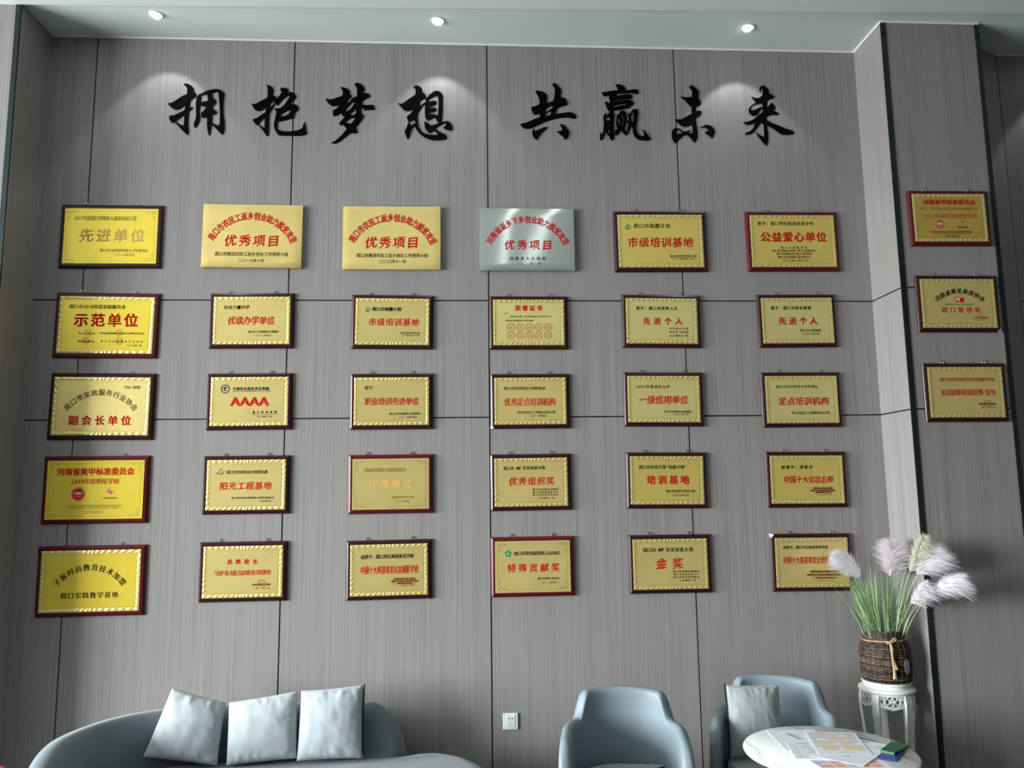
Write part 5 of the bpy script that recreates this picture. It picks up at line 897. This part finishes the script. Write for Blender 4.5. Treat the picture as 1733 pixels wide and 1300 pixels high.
for k in range(380):
    a = rr.uniform(0, 2*PI); r0 = 0.085*math.sqrt(rr.random()); p0 = Vector((r0*math.cos(a), r0*math.sin(a), rr.uniform(.10, .18)))
    ln = rr.uniform(.30, .49); sp_ = rr.uniform(.0, 1)**1.3*0.62
    hx = math.cos(a)*sp_; hy = math.sin(a)*sp_*0.8
    if hy > 0.10: hy *= .35
    p2 = p0+Vector((hx*ln*.85, hy*ln*.7, ln*math.sqrt(max(.1, 1-sp_*sp_))))
    if p2.y > .19: p2.y = .19
    if p2.x > .17 and p2.y > -.10: p2.x = .17
    p1 = Vector((p0.x*1.08+(p2.x-p0.x)*.30, p0.y+(p2.y-p0.y)*.30, p0.z+(p2.z-p0.z)*.62))
    blade(mb, bez(p0, p1, p2, 8), rr.uniform(.0022, .0050))
for k in range(60):
    p0 = Vector((rr.uniform(-.07, -.03), rr.uniform(-.05, .03), rr.uniform(.12, .18))); p2 = Vector((rr.uniform(-.20, -.10), rr.uniform(-.06, .02), rr.uniform(.50, .60)))
    p1 = Vector((p0.x*1.2+(p2.x-p0.x)*.35, (p0.y+p2.y)/2, p0.z+(p2.z-p0.z)*.55)); blade(mb, bez(p0, p1, p2, 8), rr.uniform(.0025, .005))
gb = MB(); gb.v, gb.f = mb.v, mb.f; gb.m = [(int(i/8)*7919 % 5) % 3 for i in range(len(mb.f))]
tag(gb.build('grass_blades', ['grass', 'grass_light', 'grass_olive'], t, recalc=False), kind='stuff')
mb = MB()
for (dx, dy, z1, z2) in ((.30, -.30, .42, .36), (.27, -.24, .44, .33), (.33, -.36, .40, .39), (.24, -.22, .38, .28), (.20, -.16, .30, .20), (-.20, -.04, .36, .46), (-.24, .0, .33, .40), (.26, -.30, .50, .47), (.29, -.33, .46, .43), (.31, -.28, .36, .30)):
    blade(mb, bez(Vector((dx*.2, dy*.2, .15)), Vector((dx*.45, dy*.45, z1+.03)), Vector((dx, dy, z2)), 14), .0022)
mb.build('long_blades', 'grass_pale', t, recalc=False)
PLM = [((4.555, -.240, 1.337), (4.445, -.220, 1.475), 'plume_white', .105, 1500, (-.5, .0, .1)),
       ((4.720, -.260, 1.347), (4.728, -.280, 1.530), 'plume_pink', .140, 2000, (-.1, -.1, .1)),
       ((4.782, -.360, 1.385), (4.795, -.490, 1.580), 'plume_cream', .095, 1400, (.1, -.25, .1)),
       ((4.809, -.380, 1.367), (4.873, -.480, 1.520), 'plume_white', .120, 1800, (.45, -.2, .0)),
       ((4.778, -.340, 1.208), (4.828, -.420, 1.320), 'plume_white', .095, 1100, (.4, -.2, .0)),
       ((4.863, -.420, 1.274), (4.960, -.520, 1.360), 'plume_white', .110, 1500, (.5, -.2, .05))]
for (b0, t0, m_, hl, cnt, dr_) in PLM:
    B = Vector(b0)-T0; Tt = Vector(t0)-T0; dr_ = Vector(dr_)
    root = Vector((B.x*.25, B.y*.25, .10)); mid = root.lerp(B, .55)+Vector((-(B.x)*.10, -(B.y)*.10, .06))
    st = MB(); st.tube(bez(root, mid, B, 10), .0022, 6)
    d0 = (B-mid).normalized(); ctrl = B+d0*(Tt-B).length*.55
    rach = bez(B, ctrl, Tt, 20); st.tube(rach, [.0018*(1-i/24) for i in range(21)], 5)
    st.build('stem', 'stem', t, smooth=True)
    pl = MB()
    for k in range(cnt):
        u = rr.random()**.9; i = min(19, int(u*20)); p = rach[i].lerp(rach[i+1], u*20-i); tg = (rach[i+1]-rach[i]).normalized()
        rv = Vector((rr.gauss(0, 1), rr.gauss(0, 1), rr.gauss(0, 1))); rv = (rv-tg*rv.dot(tg)).normalized()
        ln = hl*rr.uniform(.65, 1.12)*(0.55+0.6*math.sin(PI*min(1, .12+u*.95)))
        dirn = (tg*rr.uniform(.55, 1.1)+rv*rr.uniform(.35, .95)+dr_*.45).normalized()
        bend = dr_*.42+Vector((rr.gauss(0, .10), rr.gauss(0, .10), -.48))
        e = dirn.cross(Vector((rr.gauss(0, 1), rr.gauss(0, 1), rr.gauss(0, 1)))).normalized()
        vs = []
        for j in range(5):
            s_ = j/4; q = p+dirn*ln*s_+bend*ln*s_*s_*.7
            w_ = .0015*(1-s_)+.0003; vs += [tuple(q-e*w_), tuple(q+e*w_)]
        pl.add(vs, [(2*j, 2*j+1, 2*j+3, 2*j+2) for j in range(4)])
    pl.build('plume', m_, t, recalc=False)

# ------------------------------------------------------------------ red spathe just entering the frame at lower left
t = empty('potted_anthurium', (-0.02, -0.52, 0)); tag(t, 'glossy red curled leaf tip at the bottom left corner, in front of the dark wall', 'plant')
mb = MB(); mb.lathe([(0, 0), (.085, 0), (.11, .20), (.115, .22), (.10, .22), (.095, .19), (0, .19)], 32); mb.build('pot', 'pot_dark', t, smooth=True)
mb = MB(); mb.tube([(0, 0, .18), (.0, .005, .30), (.01, .0, .42), (.02, -.005, .50)], .004, 8); mb.build('stem', 'leaf_dark', t, smooth=True)
for k, (a, ln, zz) in enumerate(((2.4, .16, .36), (-1.9, .15, .33), (3.6, .14, .40))):
    mb = MB(); d = Vector((math.cos(a), math.sin(a), 0)); e = Vector((-d.y, d.x, 0)); rows = []
    for i in range(9):
        u = i/8; w_ = .055*math.sin(PI*u**.8)+.001; p = d*ln*u+Vector((0, 0, zz-.10*u*u)); rows.append([tuple(p-e*w_+Vector((0, 0, .015))), tuple(p), tuple(p+e*w_+Vector((0, 0, .015)))])
    mb.grid(rows); mb.tube([(0, 0, .18), tuple(Vector((0, 0, zz)))], .003, 6); mb.build('leaf', 'leaf_dark', t, smooth=True)
mb = MB(); rows = []
for i in range(13):
    u = i/12; w_ = .040*math.sin(PI*min(1, u*.96+.04))**.8+.0008; c = Vector((-.045+.095*u, 0, .495+.034*math.sin(PI*u*.75)))
    rows.append([tuple(c+Vector((0, w_*j, .25*w_*abs(j)-.006*(1-abs(j))))) for j in (-1, -.6, -.2, .2, .6, 1)])
mb.grid(rows); o = mb.build('spathe', 'anthurium_red', t, smooth=True)
md = o.modifiers.new('thickness', 'SOLIDIFY'); md.thickness = .003
